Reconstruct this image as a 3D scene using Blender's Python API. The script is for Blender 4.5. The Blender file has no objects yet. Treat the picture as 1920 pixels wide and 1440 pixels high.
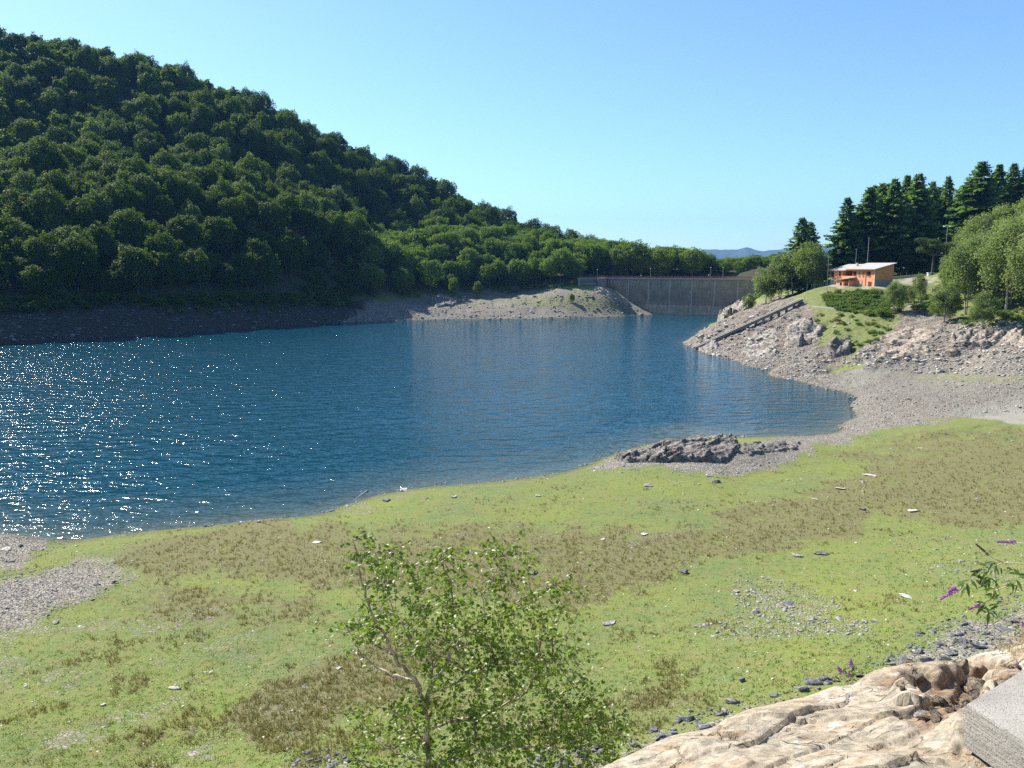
import bpy, bmesh, math, random
import numpy as np
from mathutils import Vector, Matrix
R = math.radians
rng = np.random.default_rng(7)
random.seed(7)
SC = bpy.context.scene
COL = SC.collection

# ------------------------------------------------------------------ camera, world, sun
H = 28.0                      # eye height above the lake (lake surface is z = 0)
F = 1500.0                    # focal length in pixels of the 1920 px wide photograph
TILT = math.atan(220.0 / F)
CT, ST = math.cos(TILT), math.sin(TILT)
cam = bpy.data.cameras.new('camera')
cam.sensor_width = 36.0
cam.lens = F / 1920 * 36
cam.clip_start = 0.05
cam.clip_end = 40000
camo = bpy.data.objects.new('camera', cam)
camo.location = (0, 0, H)
camo.rotation_euler = (math.pi / 2 - TILT, 0, 0)
COL.objects.link(camo)
SC.camera = camo

SUN_AZ, SUN_EL = R(-46), R(42)          # clockwise from +Y, up
w = bpy.data.worlds.new("World")
SC.world = w
w.use_nodes = True
wn = w.node_tree
sky = wn.nodes.new('ShaderNodeTexSky')
sky.sky_type = 'NISHITA'
sky.sun_disc = False
sky.sun_elevation = SUN_EL
sky.sun_rotation = SUN_AZ % (2 * math.pi)
sky.altitude = 900
sky.air_density = 1.0
sky.dust_density = 0.8
sky.ozone_density = 1.6
wn.nodes['Background'].inputs['Strength'].default_value = 0.080
gm = wn.nodes.new('ShaderNodeGamma'); gm.inputs[1].default_value = 1.0
tint = wn.nodes.new('ShaderNodeMixRGB'); tint.blend_type = 'MULTIPLY'; tint.inputs[0].default_value = 1.0; tint.inputs[2].default_value = (0.77, 0.95, 1.08, 1)
wn.links.new(sky.outputs[0], gm.inputs[0]); wn.links.new(gm.outputs[0], tint.inputs[1]); wn.links.new(tint.outputs[0], wn.nodes['Background'].inputs['Color'])
sl = bpy.data.lights.new('sun', 'SUN')
sl.energy = 4.5
sl.angle = R(0.53)
sl.color = (1.0, 0.95, 0.86)
so = bpy.data.objects.new('sun', sl)
sd = Vector((math.sin(SUN_AZ) * math.cos(SUN_EL), math.cos(SUN_AZ) * math.cos(SUN_EL), math.sin(SUN_EL)))
so.rotation_euler = sd.to_track_quat('Z', 'Y').to_euler()
so.location = (-200, 150, 300)
COL.objects.link(so)
SC.view_settings.view_transform = 'Standard'
SC.view_settings.look = 'None'
SC.view_settings.exposure = 1.24
SC.view_settings.gamma = 1.0
SC.view_settings.use_curve_mapping = False
SC.render.engine = 'CYCLES'
SC.cycles.max_bounces = 5
SC.cycles.diffuse_bounces = 2
SC.cycles.glossy_bounces = 2
SC.cycles.transmission_bounces = 3
SC.cycles.transparent_max_bounces = 4
SC.cycles.volume_bounces = 0
SC.cycles.use_denoising = False

# ------------------------------------------------------------------ helpers
def ray(px, py):
    a = (px - 960) / F; b = (720 - py) / F
    return a, CT + b * ST, -ST + b * CT
def PY(px, py, Y):
    a, dy, dz = ray(px, py)
    return (a * Y / dy, Y, H + dz * Y / dy)
def PZ(px, py, z=0.0):
    a, dy, dz = ray(px, py)
    t = (z - H) / dz
    return (a * t, dy * t, z)
def proj(x, y, z):
    zc = y * CT - (z - H) * ST
    up = y * ST + (z - H) * CT
    zc = np.where(zc < 0.05, 0.05, zc)
    return 960 + F * x / zc, 720 - F * up / zc

def _hash(ix, iy, seed):
    h = (ix.astype(np.int64) * 374761393 + iy.astype(np.int64) * 668265263 + seed * 1442695041) & 0xffffffff
    h = ((h ^ (h >> 13)) * 1274126177) & 0xffffffff
    h = h ^ (h >> 16)
    return (h & 0xffff) / 65535.0
def vnoise(x, y, seed=0):
    x0 = np.floor(x); y0 = np.floor(y)
    fx = x - x0; fy = y - y0
    fx = fx * fx * (3 - 2 * fx); fy = fy * fy * (3 - 2 * fy)
    a = _hash(x0, y0, seed); b = _hash(x0 + 1, y0, seed); c = _hash(x0, y0 + 1, seed); d = _hash(x0 + 1, y0 + 1, seed)
    return (a + (b - a) * fx) * (1 - fy) + (c + (d - c) * fx) * fy
def fbm(x, y, oct=4, seed=0, gain=0.5):
    s = 0; a = 1.0; t = 0
    for i in range(oct):
        s = s + a * (vnoise(x, y, seed + i * 17) * 2 - 1); t += a
        x = x * 2.03 + 13.7; y = y * 2.03 - 7.1; a *= gain
    return s / t
def ridged(x, y, oct=4, seed=0):
    s = 0; a = 1.0; t = 0
    for i in range(oct):
        s = s + a * (1 - np.abs(vnoise(x, y, seed + i * 31) * 2 - 1) * 2); t += a
        x, y = x * 1.9 + y * 0.5 + 3.1, y * 1.9 - x * 0.5 - 7.7; a *= 0.5
    return s / t
def sstep(a, b, x):
    t = np.clip((x - a) / (b - a), 0, 1)
    return t * t * (3 - 2 * t)

def mesh_np(name, V, Fc, mats=None, smooth=False, mat_idx=None):
    """V (N,3); Fc (M,k) array, or a list of such arrays"""
    V = np.ascontiguousarray(V, dtype=np.float32)
    if not isinstance(Fc, list): Fc = [Fc]
    Fc = [np.asarray(f, dtype=np.int32) for f in Fc if len(f)]
    me = bpy.data.meshes.new(name)
    me.vertices.add(len(V)); me.vertices.foreach_set('co', V.ravel())
    loops = np.concatenate([f.ravel() for f in Fc])
    sizes = np.concatenate([np.full(len(f), f.shape[1], dtype=np.int32) for f in Fc])
    starts = np.concatenate([[0], np.cumsum(sizes)[:-1]]).astype(np.int32)
    me.loops.add(len(loops)); me.loops.foreach_set('vertex_index', loops)
    me.polygons.add(len(sizes)); me.polygons.foreach_set('loop_start', starts)
    me.polygons.foreach_set('loop_total', sizes)
    if smooth: me.polygons.foreach_set('use_smooth', np.ones(len(sizes), dtype=bool))
    for m in (mats or []): me.materials.append(m)
    if mat_idx is not None: me.polygons.foreach_set('material_index', np.asarray(mat_idx, dtype=np.int32))
    me.update(calc_edges=True)
    return me
def link(name, me, parent=None, loc=None, rot=None, scale=None):
    o = bpy.data.objects.new(name, me)
    COL.objects.link(o)
    if parent is not None: o.parent = parent
    if loc is not None: o.location = loc
    if rot is not None: o.rotation_euler = rot
    if scale is not None: o.scale = scale if hasattr(scale, '__len__') else (scale,) * 3
    return o
def tag(o, label=None, cat=None, group=None, kind=None):
    if label: o['label'] = label
    if cat: o['category'] = cat
    if group: o['group'] = group
    if kind: o['kind'] = kind
    return o
def empty(name, loc=(0, 0, 0), rz=0, scale=1):
    o = bpy.data.objects.new(name, None)
    COL.objects.link(o)
    o.location = loc; o.rotation_euler = (0, 0, rz); o.scale = (scale,) * 3
    o.empty_display_size = 0.3
    return o
def copy_tree(o):
    c = o.copy(); COL.objects.link(c)
    for ch in list(o.children):
        d = ch.copy(); COL.objects.link(d); d.parent = c
        for g in list(ch.children):
            e = g.copy(); COL.objects.link(e); e.parent = d
    return c

class MB:
    """collects simple solids; build() links them as one mesh object"""
    def __init__(s): s.v = []; s.f = []
    def add(s, vs, fs):
        n = len(s.v); s.v += [tuple(map(float, p)) for p in vs]; s.f += [tuple(i + n for i in f) for f in fs]
    def box(s, x0, x1, y0, y1, z0, z1):
        s.add([(x0, y0, z0), (x1, y0, z0), (x1, y1, z0), (x0, y1, z0), (x0, y0, z1), (x1, y0, z1), (x1, y1, z1), (x0, y1, z1)],
              [(0, 3, 2, 1), (4, 5, 6, 7), (0, 1, 5, 4), (1, 2, 6, 5), (2, 3, 7, 6), (3, 0, 4, 7)])
    def hexa(s, lo, hi):      # two lists of four points
        s.add(list(lo) + list(hi), [(0, 3, 2, 1), (4, 5, 6, 7), (0, 1, 5, 4), (1, 2, 6, 5), (2, 3, 7, 6), (3, 0, 4, 7)])
    def bar(s, a, b, wd, h):
        a = Vector(a); b = Vector(b); d = (b - a).normalized(); u = d.cross(Vector((0, 0, 1)))
        u = (Vector((1, 0, 0)) if u.length < 1e-4 else u.normalized()); n = u.cross(d).normalized()
        q = [(-1, -1), (1, -1), (1, 1), (-1, 1)]
        s.hexa([a + u * i * wd / 2 + n * j * h / 2 for i, j in q], [b + u * i * wd / 2 + n * j * h / 2 for i, j in q])
    def tube(s, pts, rad, n=8, cap=True):
        pts = [Vector(p) for p in pts]; k0 = len(s.v)
        rad = rad if hasattr(rad, '__len__') else [rad] * len(pts)
        pu = None
        for i, p in enumerate(pts):
            d = (pts[min(i + 1, len(pts) - 1)] - pts[max(i - 1, 0)]).normalized()
            if pu is None: u = d.orthogonal().normalized()
            else:
                u = pu - d * pu.dot(d); u = u.normalized() if u.length > 1e-5 else d.orthogonal().normalized()
            pu = u; v = d.cross(u)
            for j in range(n):
                a = 2 * math.pi * j / n
                s.v.append(tuple(p + (u * math.cos(a) + v * math.sin(a)) * rad[i]))
        for i in range(len(pts) - 1):
            for j in range(n):
                a = k0 + i * n + j; b = k0 + i * n + (j + 1) % n
                s.f.append((a, b, b + n, a + n))
        if cap:
            s.f.append(tuple(k0 + j for j in range(n))[::-1]); s.f.append(tuple(k0 + (len(pts) - 1) * n + j for j in range(n)))
    def lathe(s, prof, n=12, c=(0, 0, 0)):
        s_k = len(s.v)
        for r_, z in prof:
            for j in range(n):
                a = 2 * math.pi * j / n
                s.v.append((c[0] + r_ * math.cos(a), c[1] + r_ * math.sin(a), c[2] + z))
        for i in range(len(prof) - 1):
            for j in range(n):
                a = s_k + i * n + j; b = s_k + i * n + (j + 1) % n
                s.f.append((a, b, b + n, a + n))
    def mesh(s, name, mat, smooth=False):
        me = bpy.data.meshes.new(name); me.from_pydata(s.v, [], s.f); me.materials.append(mat)
        if smooth: me.polygons.foreach_set('use_smooth', [True] * len(me.polygons))
        me.update(); return me
    def build(s, name, mat, parent=None, smooth=False, **k):
        return link(name, s.mesh(name, mat, smooth), parent, **k)

# ------------------------------------------------------------------ material helpers
class NT:
    def __init__(s, name):
        s.m = bpy.data.materials.new(name); s.m.use_nodes = True; s.t = s.m.node_tree
        s.b = s.t.nodes['Principled BSDF']; s.out = s.t.nodes['Material Output']
        s.b.inputs['Roughness'].default_value = 0.9
        s.b.inputs['Specular IOR Level'].default_value = 0.25
    def n(s, ty, **k):
        nd = s.t.nodes.new(ty)
        for a, v in k.items():
            if a in nd.bl_rna.properties.keys(): setattr(nd, a, v)
        return nd
    def l(s, a, b): s.t.links.new(a, b)
    def coord(s, kind='Object', scale=(1, 1, 1), rot=(0, 0, 0)):
        tc = s.n('ShaderNodeTexCoord'); mp = s.n('ShaderNodeMapping')
        s.l(tc.outputs[kind], mp.inputs[0]); mp.inputs['Scale'].default_value = scale; mp.inputs['Rotation'].default_value = rot
        return mp.outputs[0]
    def noise(s, vec, scale, detail=4, rough=0.55, dist=0.0):
        nd = s.n('ShaderNodeTexNoise'); s.l(vec, nd.inputs['Vector'])
        nd.inputs['Scale'].default_value = scale; nd.inputs['Detail'].default_value = detail
        nd.inputs['Roughness'].default_value = rough; nd.inputs['Distortion'].default_value = dist
        return nd.outputs['Fac']
    def voro(s, vec, scale, feature='F1', out='Distance', rand=1.0):
        nd = s.n('ShaderNodeTexVoronoi', feature=feature); s.l(vec, nd.inputs['Vector'])
        nd.inputs['Scale'].default_value = scale; nd.inputs['Randomness'].default_value = rand
        return nd.outputs[out]
    def ramp(s, fac, stops, interp='LINEAR'):
        nd = s.n('ShaderNodeValToRGB'); e = nd.color_ramp.elements; nd.color_ramp.interpolation = interp
        while len(e) < len(stops): e.new(0.5)
        for el, (p, c) in zip(e, stops):
            el.position = p; el.color = (c if hasattr(c, '__len__') else (c, c, c)) + (1,) if not hasattr(c, '__len__') or len(c) == 3 else c
        s.l(fac, nd.inputs[0]); return nd.outputs[0]
    def mix(s, fac, a, b, mode='MIX'):
        nd = s.n('ShaderNodeMixRGB', blend_type=mode)
        for inp, v in ((nd.inputs[0], fac), (nd.inputs[1], a), (nd.inputs[2], b)):
            if isinstance(v, (int, float)): inp.default_value = v if inp.type == 'VALUE' else (v, v, v, 1)
            elif isinstance(v, tuple): inp.default_value = v + (1,)
            else: s.l(v, inp)
        return nd.outputs[0]
    def math(s, op, a, b=0.5, clamp=False):
        nd = s.n('ShaderNodeMath', operation=op); nd.use_clamp = clamp
        for inp, v in ((nd.inputs[0], a), (nd.inputs[1], b)):
            if isinstance(v, (int, float)): inp.default_value = v
            else: s.l(v, inp)
        return nd.outputs[0]
    def bump(s, h, strength=1.0, dist=0.1, chain=None):
        nd = s.n('ShaderNodeBump'); s.l(h, nd.inputs['Height'])
        nd.inputs['Strength'].default_value = strength; nd.inputs['Distance'].default_value = dist
        if chain is not None: s.l(chain, nd.inputs['Normal'])
        return nd.outputs[0]
    def attr(s, name):
        nd = s.n('ShaderNodeAttribute'); nd.attribute_name = name
        sp = s.n('ShaderNodeSeparateColor'); s.l(nd.outputs['Color'], sp.inputs[0])
        return sp.outputs
    def col(s, c):
        if isinstance(c, tuple): s.b.inputs['Base Color'].default_value = c + (1,)
        else: s.l(c, s.b.inputs['Base Color'])
    def nrm(s, v): s.l(v, s.b.inputs['Normal'])

def plain(name, c, rough=0.8, var=0.15, scale=6.0, bump=0.0, metal=0.0):
    t = NT(name); v = t.coord()
    t.col(t.mix(t.noise(v, scale, 5), tuple(x * (1 - var) for x in c), tuple(min(1, x * (1 + var)) for x in c)))
    t.b.inputs['Roughness'].default_value = rough; t.b.inputs['Metallic'].default_value = metal
    if bump: t.nrm(t.bump(t.noise(v, scale * 3, 5), 0.6, bump))
    return t.m

def leaf_mat(name, c0, c1, trans=0.3, rough=0.6, spec=0.06, tcol=(1.3, 1.6, 0.6)):
    """c0..c1: colour range from leaf to leaf and tree to tree; part of the light passes through"""
    t = NT(name)
    geo = t.n('ShaderNodeNewGeometry'); oi = t.n('ShaderNodeObjectInfo')
    f = t.math('ADD', t.math('MULTIPLY', geo.outputs['Random Per Island'], 0.55), t.math('MULTIPLY', oi.outputs['Random'], 0.45))
    c = t.mix(f, c0, c1)
    t.col(c); t.b.inputs['Roughness'].default_value = rough; t.b.inputs['Specular IOR Level'].default_value = spec
    tr = t.n('ShaderNodeBsdfTranslucent'); t.l(t.mix(1.0, c, tcol, 'MULTIPLY'), tr.inputs[0])
    ms = t.n('ShaderNodeMixShader'); ms.inputs[0].default_value = trans
    t.l(t.b.outputs[0], ms.inputs[1]); t.l(tr.outputs[0], ms.inputs[2]); t.l(ms.outputs[0], t.out.inputs[0])
    return t.m

def rock_mat(name, base, dark, light, scale=1.0, crack=0.5, bumpd=0.15, strata=(1, 1, 3)):
    t = NT(name); v = t.coord(); vs = t.coord(scale=strata, rot=(0.3, 0.25, 0.4))
    n1 = t.noise(v, 0.7 * scale, 6, 0.6); n2 = t.noise(vs, 2.2 * scale, 8, 0.65)
    c = t.mix(t.ramp(n1, [(0.35, 0.0), (0.65, 1.0)]), base, light)
    c = t.mix(t.ramp(n2, [(0.40, 1.0), (0.52, 0.0)]), c, dark)
    c = t.mix(0.35, c, t.ramp(t.noise(v, 14 * scale, 4, 0.7), [(0.3, 0.25), (0.7, 0.9)]), 'OVERLAY')
    t.col(c)
    ed = t.ramp(t.voro(vs, 1.4 * scale, 'DISTANCE_TO_EDGE'), [(0.0, 0.0), (0.08, 1.0)])
    b = t.bump(t.noise(vs, 3 * scale, 8, 0.7), 1.0, bumpd)
    b = t.bump(ed, crack, bumpd * 0.5, b)
    t.nrm(b)
    return t.m

# ------------------------------------------------------------------ terrain heights
# every row is (px, py, depth) or a plan point; heights are interpolated between them in world space
SHORE_FAR = [(-700, 690), (-400, 672), (-200, 660), (0, 648), (100, 641), (200, 633), (300, 627), (400, 620), (500, 613), (600, 607), (650, 603),
             (700, 602), (760, 600), (850, 598), (930, 598), (1000, 597), (1100, 594), (1180, 590), (1230, 588)]
SHORE_DAM = [(1260, 587), (1300, 587), (1350, 587)]
SHORE_RIGHT = [(1368, 600), (1330, 615), (1306, 628), (1298, 652), (1335, 666), (1380, 680), (1440, 695), (1490, 712), (1540, 727),
               (1585, 738), (1603, 752), (1600, 778), (1575, 806)]
SHORE_NEAR = [(1530, 818), (1470, 818), (1400, 820), (1320, 824), (1250, 828), (1190, 840), (1135, 858), (1090, 874), (1030, 890), (950, 901), (850, 909), (780, 914), (710, 926), (640, 948),
              (600, 963), (500, 974), (400, 985), (300, 994), (200, 1006), (140, 1012), (60, 1005), (0, 1001), (-150, 985), (-400, 975), (-700, 990)]
CP = []
def cz(lst, z):
    for px, py in lst: CP.append(PZ(px, py, z))
def cy(*rows):
    for px, py, Y in rows: CP.append(PY(px, py, Y))
cz(SHORE_FAR + SHORE_DAM + SHORE_RIGHT + SHORE_NEAR, 0.0)
def offset(lst, dy, z):        # points a little out into the lake
    for px, py in lst: CP.append(PZ(px, py + dy, z))
offset(SHORE_FAR[:10], 14, -2.5); offset(SHORE_FAR[10:], 9, -1.8)
for px, py in SHORE_NEAR[4:]: CP.append(PZ(px, py - 26, -1.0))
cz([(1280, 640), (1310, 690), (1370, 705), (1450, 725), (1530, 750), (1570, 765), (1540, 790), (1480, 800)], -1.2)
cz([(px, py) for py in (640, 700, 770, 840) for px in (-500, -100, 200, 500, 800, 1050, 1200)
    if not (py == 640 and px < 300)], -6)
cz([(-300, 900), (0, 900), (250, 900), (500, 890)], -3)
# left bank and wooded hill
cy((-700, 600, 270), (-400, 590, 285), (-200, 588, 290), (0, 584, 303), (100, 580, 317), (200, 576, 335), (300, 572, 350), (400, 570, 369), (500, 572, 391),
   (560, 572, 402), (600, 574, 413), (640, 578, 424))
HILL = {-700: (280, 420, 620), -400: (200, 430, 620), -150: (130, 440, 630), 0: (95, 450, 640), 150: (125, 460, 645), 300: (168, 468, 650), 400: (195, 474, 650), 520: (248, 480, 655),
        600: (290, 490, 655), 700: (344, 545, 660)}
for px, (py, Ym, Yr) in HILL.items():
    yb = 575
    cy((px, py, Yr))
    cy((px, py + (yb - py) * 0.33, Yr * 0.42 + Ym * 0.58), (px, py + (yb - py) * 0.62, 0.5 * Ym + 0.5 * (330 + max(0, px) * 0.13)))
    x, y, z = PY(px, py, Yr)
    CP.append((x * 1.12, y * 1.12, z * 1.02)); CP.append((x * 1.6, y * 1.6, z * 0.75)); CP.append((x * 3, y * 3, 40))
cy((760, 360, 665), (850, 400, 675), (920, 436, 690), (1000, 474, 700), (1060, 490, 710), (1130, 502, 720))
cy((620, 545, 445), (650, 510, 470), (640, 475, 495))
# the low spur
cy((690, 570, 445), (760, 562, 470), (850, 556, 490), (930, 553, 498), (1000, 545, 500), (1080, 536, 488))
cy((720, 520, 500), (780, 495, 525), (850, 475, 545), (930, 478, 555), (1000, 485, 560), (1100, 500, 560), (700, 500, 520))
cy((780, 470, 590), (900, 465, 620), (700, 455, 575))
# far beach
cy((700, 588, 424), (780, 583, 438), (830, 567, 465), (870, 578, 450), (960, 580, 452), (1040, 562, 470), (1100, 567, 465), (1160, 572, 470), (1130, 545, 475), (1190, 583, 474))
# behind the dam
cy((1130, 522, 514), (1060, 520, 512), (1200, 522, 520), (1300, 522, 520), (1400, 520, 500), (1480, 516, 420), (1200, 515, 620), (1350, 515, 620), (1500, 510, 620), (1650, 508, 620))
CP.append((60, 1000, 22)); CP.append((500, 1200, 20)); CP.append((250, 1200, 15)); CP.append((900, 1000, 40))
# right peninsula with the house
cy((1385, 585, 318), (1420, 575, 316), (1380, 600, 300), (1450, 566, 312), (1500, 550, 305), (1530, 541, 296), (1545, 538, 282), (1600, 538, 276), (1640, 538, 268), (1672, 535, 272))
cy((1560, 525, 305), (1620, 520, 310), (1675, 521, 300), (1700, 520, 303), (1790, 517, 303), (1740, 529, 280), (1800, 528, 270), (1560, 518, 340), (1700, 512, 350), (1640, 518, 330))
cy((1340, 630, 282), (1400, 612, 278), (1450, 606, 270), (1500, 590, 268), (1540, 570, 268), (1600, 562, 262), (1660, 562, 258), (1640, 590, 243), (1560, 600, 250), (1480, 640, 244), (1420, 660, 245),
   (1560, 650, 222), (1620, 630, 228), (1700, 600, 236), (1700, 640, 216), (1760, 575, 240), (1800, 600, 220), (1800, 640, 200), (1850, 610, 207), (1920, 600, 200), (1920, 640, 185), (2100, 590, 190), (2100, 650, 170),
   (2400, 560, 170), (2400, 680, 140))
cz([(1560, 690), (1500, 690)], 2.0); cz([(1640, 690), (1720, 690)], 3.2); cz([(1820, 690), (1920, 690), (2100, 700)], 4.5)
cz([(1640, 740), (1740, 730)], 2.0); cz([(1850, 740), (1950, 750), (2200, 760)], 3.0)
cy((1800, 500, 290), (1860, 480, 290), (1920, 460, 290), (2100, 400, 290), (2400, 330, 290), (1880, 540, 240), (1960, 500, 240), (2150, 460, 240))
cy((1750, 500, 340), (1820, 470, 350), (1920, 430, 360), (2100, 360, 380), (2400, 280, 380))
# meadow
cz([(1660, 790)], 1.2); cz([(1800, 800), (1920, 800)], 2.4); cz([(2200, 850)], 4)
cz([(1600, 850), (1450, 870)], 0.9); cz([(1300, 845), (1400, 842)], 2.0); cz([(1480, 835)], 1.2); cz([(1250, 885), (1400, 890)], 0.8)
cz([(1700, 900), (1800, 860)], 1.8); cz([(1920, 900)], 2.6); cz([(2200, 950)], 5)
cz([(1000, 960), (1200, 950), (750, 985)], 0.9); cz([(1500, 960)], 1.6)
cz([(1000, 1060), (1300, 1050)], 1.7); cz([(1600, 1030)], 2.4); cz([(1900, 1010)], 3.4)
cz([(50, 1060), (250, 1050), (500, 1010), (-300, 1060)], 0.5)
cz([(0, 1150), (300, 1130), (600, 1080), (-300, 1150)], 1.1)
cz([(0, 1300), (300, 1280), (600, 1230), (-300, 1300)], 2.1); cz([(900, 1180), (1200, 1170)], 2.8)
cz([(0, 1440), (300, 1440), (-300, 1440)], 3.2); cz([(600, 1420)], 3.8); cz([(900, 1380)], 4.4); cz([(1100, 1340)], 4.8)
cz([(1500, 1130)], 3.6); cz([(1300, 1290)], 4.8); cz([(1800, 1120)], 5.2); cz([(1900, 1180)], 6.6); cz([(2100, 1100)], 8); cz([(1600, 1240)], 6.0)
cz([(1200, 1400)], 6.2); cz([(1000, 1460)], 6.2)
# the steep bank under the viewpoint
for th, k in ((-100, .5), (-70, .6), (-40, 1.0), (-15, 1.0), (5, 1.0)):
    a = R(th)
    for r_, z in ((1.5, 25.6), (3.2, 23.6), (6, 20.0), (12, 14.0), (20, 9.0), (27, 6.2)):
        CP.append((r_ * math.sin(a), r_ * math.cos(a), z))
for th in (25, 45, 70, 100):
    a = R(th)
    for r_, z in ((1.5, 25.6), (3.2, 24.2), (6, 21.4), (12, 16.0), (20, 11.5), (27, 9.5)):
        CP.append((r_ * math.sin(a), r_ * math.cos(a), z + (max(0, th - 45) * 0.03)))
for th, lst in ((60, ((60, 12), (120, 16), (250, 50), (500, 90))), (100, ((60, 22), (200, 45), (500, 80))), (-60, ((80, -4), (300, -4), (420, 60), (700, 200))), (-100, ((60, 0), (120, -4), (250, -3), (420, 80), (700, 200)))):
    for r_, z in lst: CP.append((r_ * math.sin(R(th)), r_ * math.cos(R(th)), z))
for th in (-100, -60, -30, 0, 15, 30, 60, 100):
    CP.append((3000 * math.sin(R(th)), 3000 * math.cos(R(th)), 10 if th > -20 else 60))
    CP.append((11000 * math.sin(R(th)), 11000 * math.cos(R(th)), 5))
CP = np.array(CP, dtype=float)
def lp(x, y):
    return np.arctan2(x, y), 0.5 * np.log(x * x + y * y)
ct, cl = lp(CP[:, 0], CP[:, 1])
EPS = 0.012
D = np.sqrt((ct[:, None] - ct[None]) ** 2 + (cl[:, None] - cl[None]) ** 2 + EPS ** 2)
n_ = len(CP)
A = np.zeros((n_ + 3, n_ + 3)); A[:n_, :n_] = D + np.eye(n_) * -2e-4
A[:n_, n_] = 1; A[:n_, n_ + 1] = ct; A[:n_, n_ + 2] = cl; A[n_:, :n_] = A[:n_, n_:].T
W = np.linalg.solve(A, np.concatenate([CP[:, 2], [0, 0, 0]]))
def rbf(t, l):
    out = np.empty(t.shape); ft = t.ravel(); fl = l.ravel(); fo = out.ravel()
    for i in range(0, len(ft), 20000):
        a = ft[i:i + 20000, None]; b = fl[i:i + 20000, None]
        fo[i:i + 20000] = np.sqrt((a - ct) ** 2 + (b - cl) ** 2 + EPS ** 2) @ W[:n_] + W[n_] + W[n_ + 1] * a[:, 0] + W[n_ + 2] * b[:, 0]
    return fo.reshape(t.shape)

# coarse interpolation grid, refined below
TH = np.concatenate([np.arange(-110, -46, 1.0), np.arange(-46, 46, 0.095), np.arange(46, 111, 1.0)]) * math.pi / 180
LR = np.arange(math.log(1.2), math.log(11500), 0.0062)
cT = np.concatenate([np.arange(-112, -46, 2.0), np.arange(-46, 46, 0.36), np.arange(46, 113, 2.0)]) * math.pi / 180
cL = np.arange(math.log(1.1), math.log(12500), 0.018)
ZC = rbf(*np.meshgrid(cT, cL, indexing='ij'))
def bil(Z, T, L, t, l):
    i = np.clip(np.searchsorted(T, t) - 1, 0, len(T) - 2); j = np.clip(np.searchsorted(L, l) - 1, 0, len(L) - 2)
    u = np.clip((t - T[i]) / (T[i + 1] - T[i]), 0, 1); v = np.clip((l - L[j]) / (L[j + 1] - L[j]), 0, 1)
    return (Z[i, j] * (1 - v) + Z[i, j + 1] * v) * (1 - u) + (Z[i + 1, j] * (1 - v) + Z[i + 1, j + 1] * v) * u

def poly(px, py, P, soft, warp=None):
    """soft mask of a region outlined on the ground"""
    P = np.array(P, float)
    m = np.zeros(px.shape)
    lo = P.min(0) - soft * 2; hi = P.max(0) + soft * 2
    s = (px > lo[0]) & (px < hi[0]) & (py > lo[1]) & (py < hi[1])
    x = px[s]; y = py[s]
    if warp is not None: x = x + warp[0][s]; y = y + warp[1][s]
    d = np.full(x.shape, 1e9); ins = np.zeros(x.shape, bool)
    for k in range(len(P)):
        a = P[k]; b = P[(k + 1) % len(P)]
        e = b - a; t = np.clip(((x - a[0]) * e[0] + (y - a[1]) * e[1]) / (e @ e + 1e-9), 0, 1)
        d = np.minimum(d, np.hypot(x - a[0] - t * e[0], (y - a[1] - t * e[1]) * 1.0))
        c = ((a[1] > y) != (b[1] > y)) & (x < (b[0] - a[0]) * (y - a[1]) / (b[1] - a[1] + 1e-12) + a[0])
        ins ^= c
    sdv = np.where(ins, d, -d)
    m[s] = sstep(-soft, soft, sdv)
    return m

T2, L2 = np.meshgrid(TH, LR, indexing='ij')
RR = np.exp(L2); GX = RR * np.sin(T2); GY = RR * np.cos(T2)
Z0 = bil(ZC, cT, cL, T2, L2)
PX, PYY = proj(GX, GY, Z0)
front = GY > 1
PX = np.where(front, PX, -9999)
wx = (fbm(GX * 0.25, GY * 0.25, 4, 5)) * 40 * (60 / np.maximum(RR, 60)) ** 0.3 + fbm(GX * 1.3, GY * 1.3, 2, 8) * 14
wy = (fbm(GX * 0.25, GY * 0.25, 4, 9)) * 26 * (60 / np.maximum(RR, 60)) ** 0.5 + fbm(GX * 1.3, GY * 1.3, 2, 12) * 6 * np.clip(60 / RR, 0, 1)
WP = (wx, wy)
def reg(P, soft=12): return poly(PX, PYY, P, soft * 1.5, WP)
near = RR < 150
# ----- zones
m_forest = np.maximum.reduce([reg([(-2500, -500), (-2500, 600), (0, 572), (300, 560), (640, 560), (700, 560), (1080, 530), (1130, 518), (1430, 518), (1500, 500), (1500, 300), (900, 200), (0, -400)], 8) * (RR > 230),
                              (RR > 500) * 1.0])
rock_zone = reg([(1400, 730), (1230, 690), (1230, 600), (1340, 550), (1440, 548), (1540, 580), (1700, 570), (1780, 560), (1800, 600), (2600, 560), (2600, 700), (1900, 672), (1700, 672), (1640, 688), (1560, 700), (1500, 750)], 10) * (RR > 110) * (RR < 360)
gravel_beach = reg([(1480, 800), (1250, 700), (1400, 600), (1600, 640), (2600, 650), (2600, 770), (1900, 772), (1760, 790), (1640, 808), (1560, 832), (1480, 830)], 10) * (RR > 100) * (RR < 360)
far_beach = np.maximum(reg([(640, 612), (690, 570), (850, 548), (1080, 538), (1150, 545), (1250, 592), (1250, 612)], 5) * (RR > 380) * (RR < 520), 0)
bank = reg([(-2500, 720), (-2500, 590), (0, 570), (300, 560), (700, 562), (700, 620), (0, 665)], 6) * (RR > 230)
g_left = np.maximum.reduce([reg([(-60, 990), (70, 1000), (90, 1020), (40, 1060), (-60, 1070)], 12), reg([(-60, 1100), (60, 1075), (150, 1055), (235, 1055), (245, 1085), (190, 1110), (120, 1140), (60, 1175), (-60, 1200)], 30)]) * near
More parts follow.
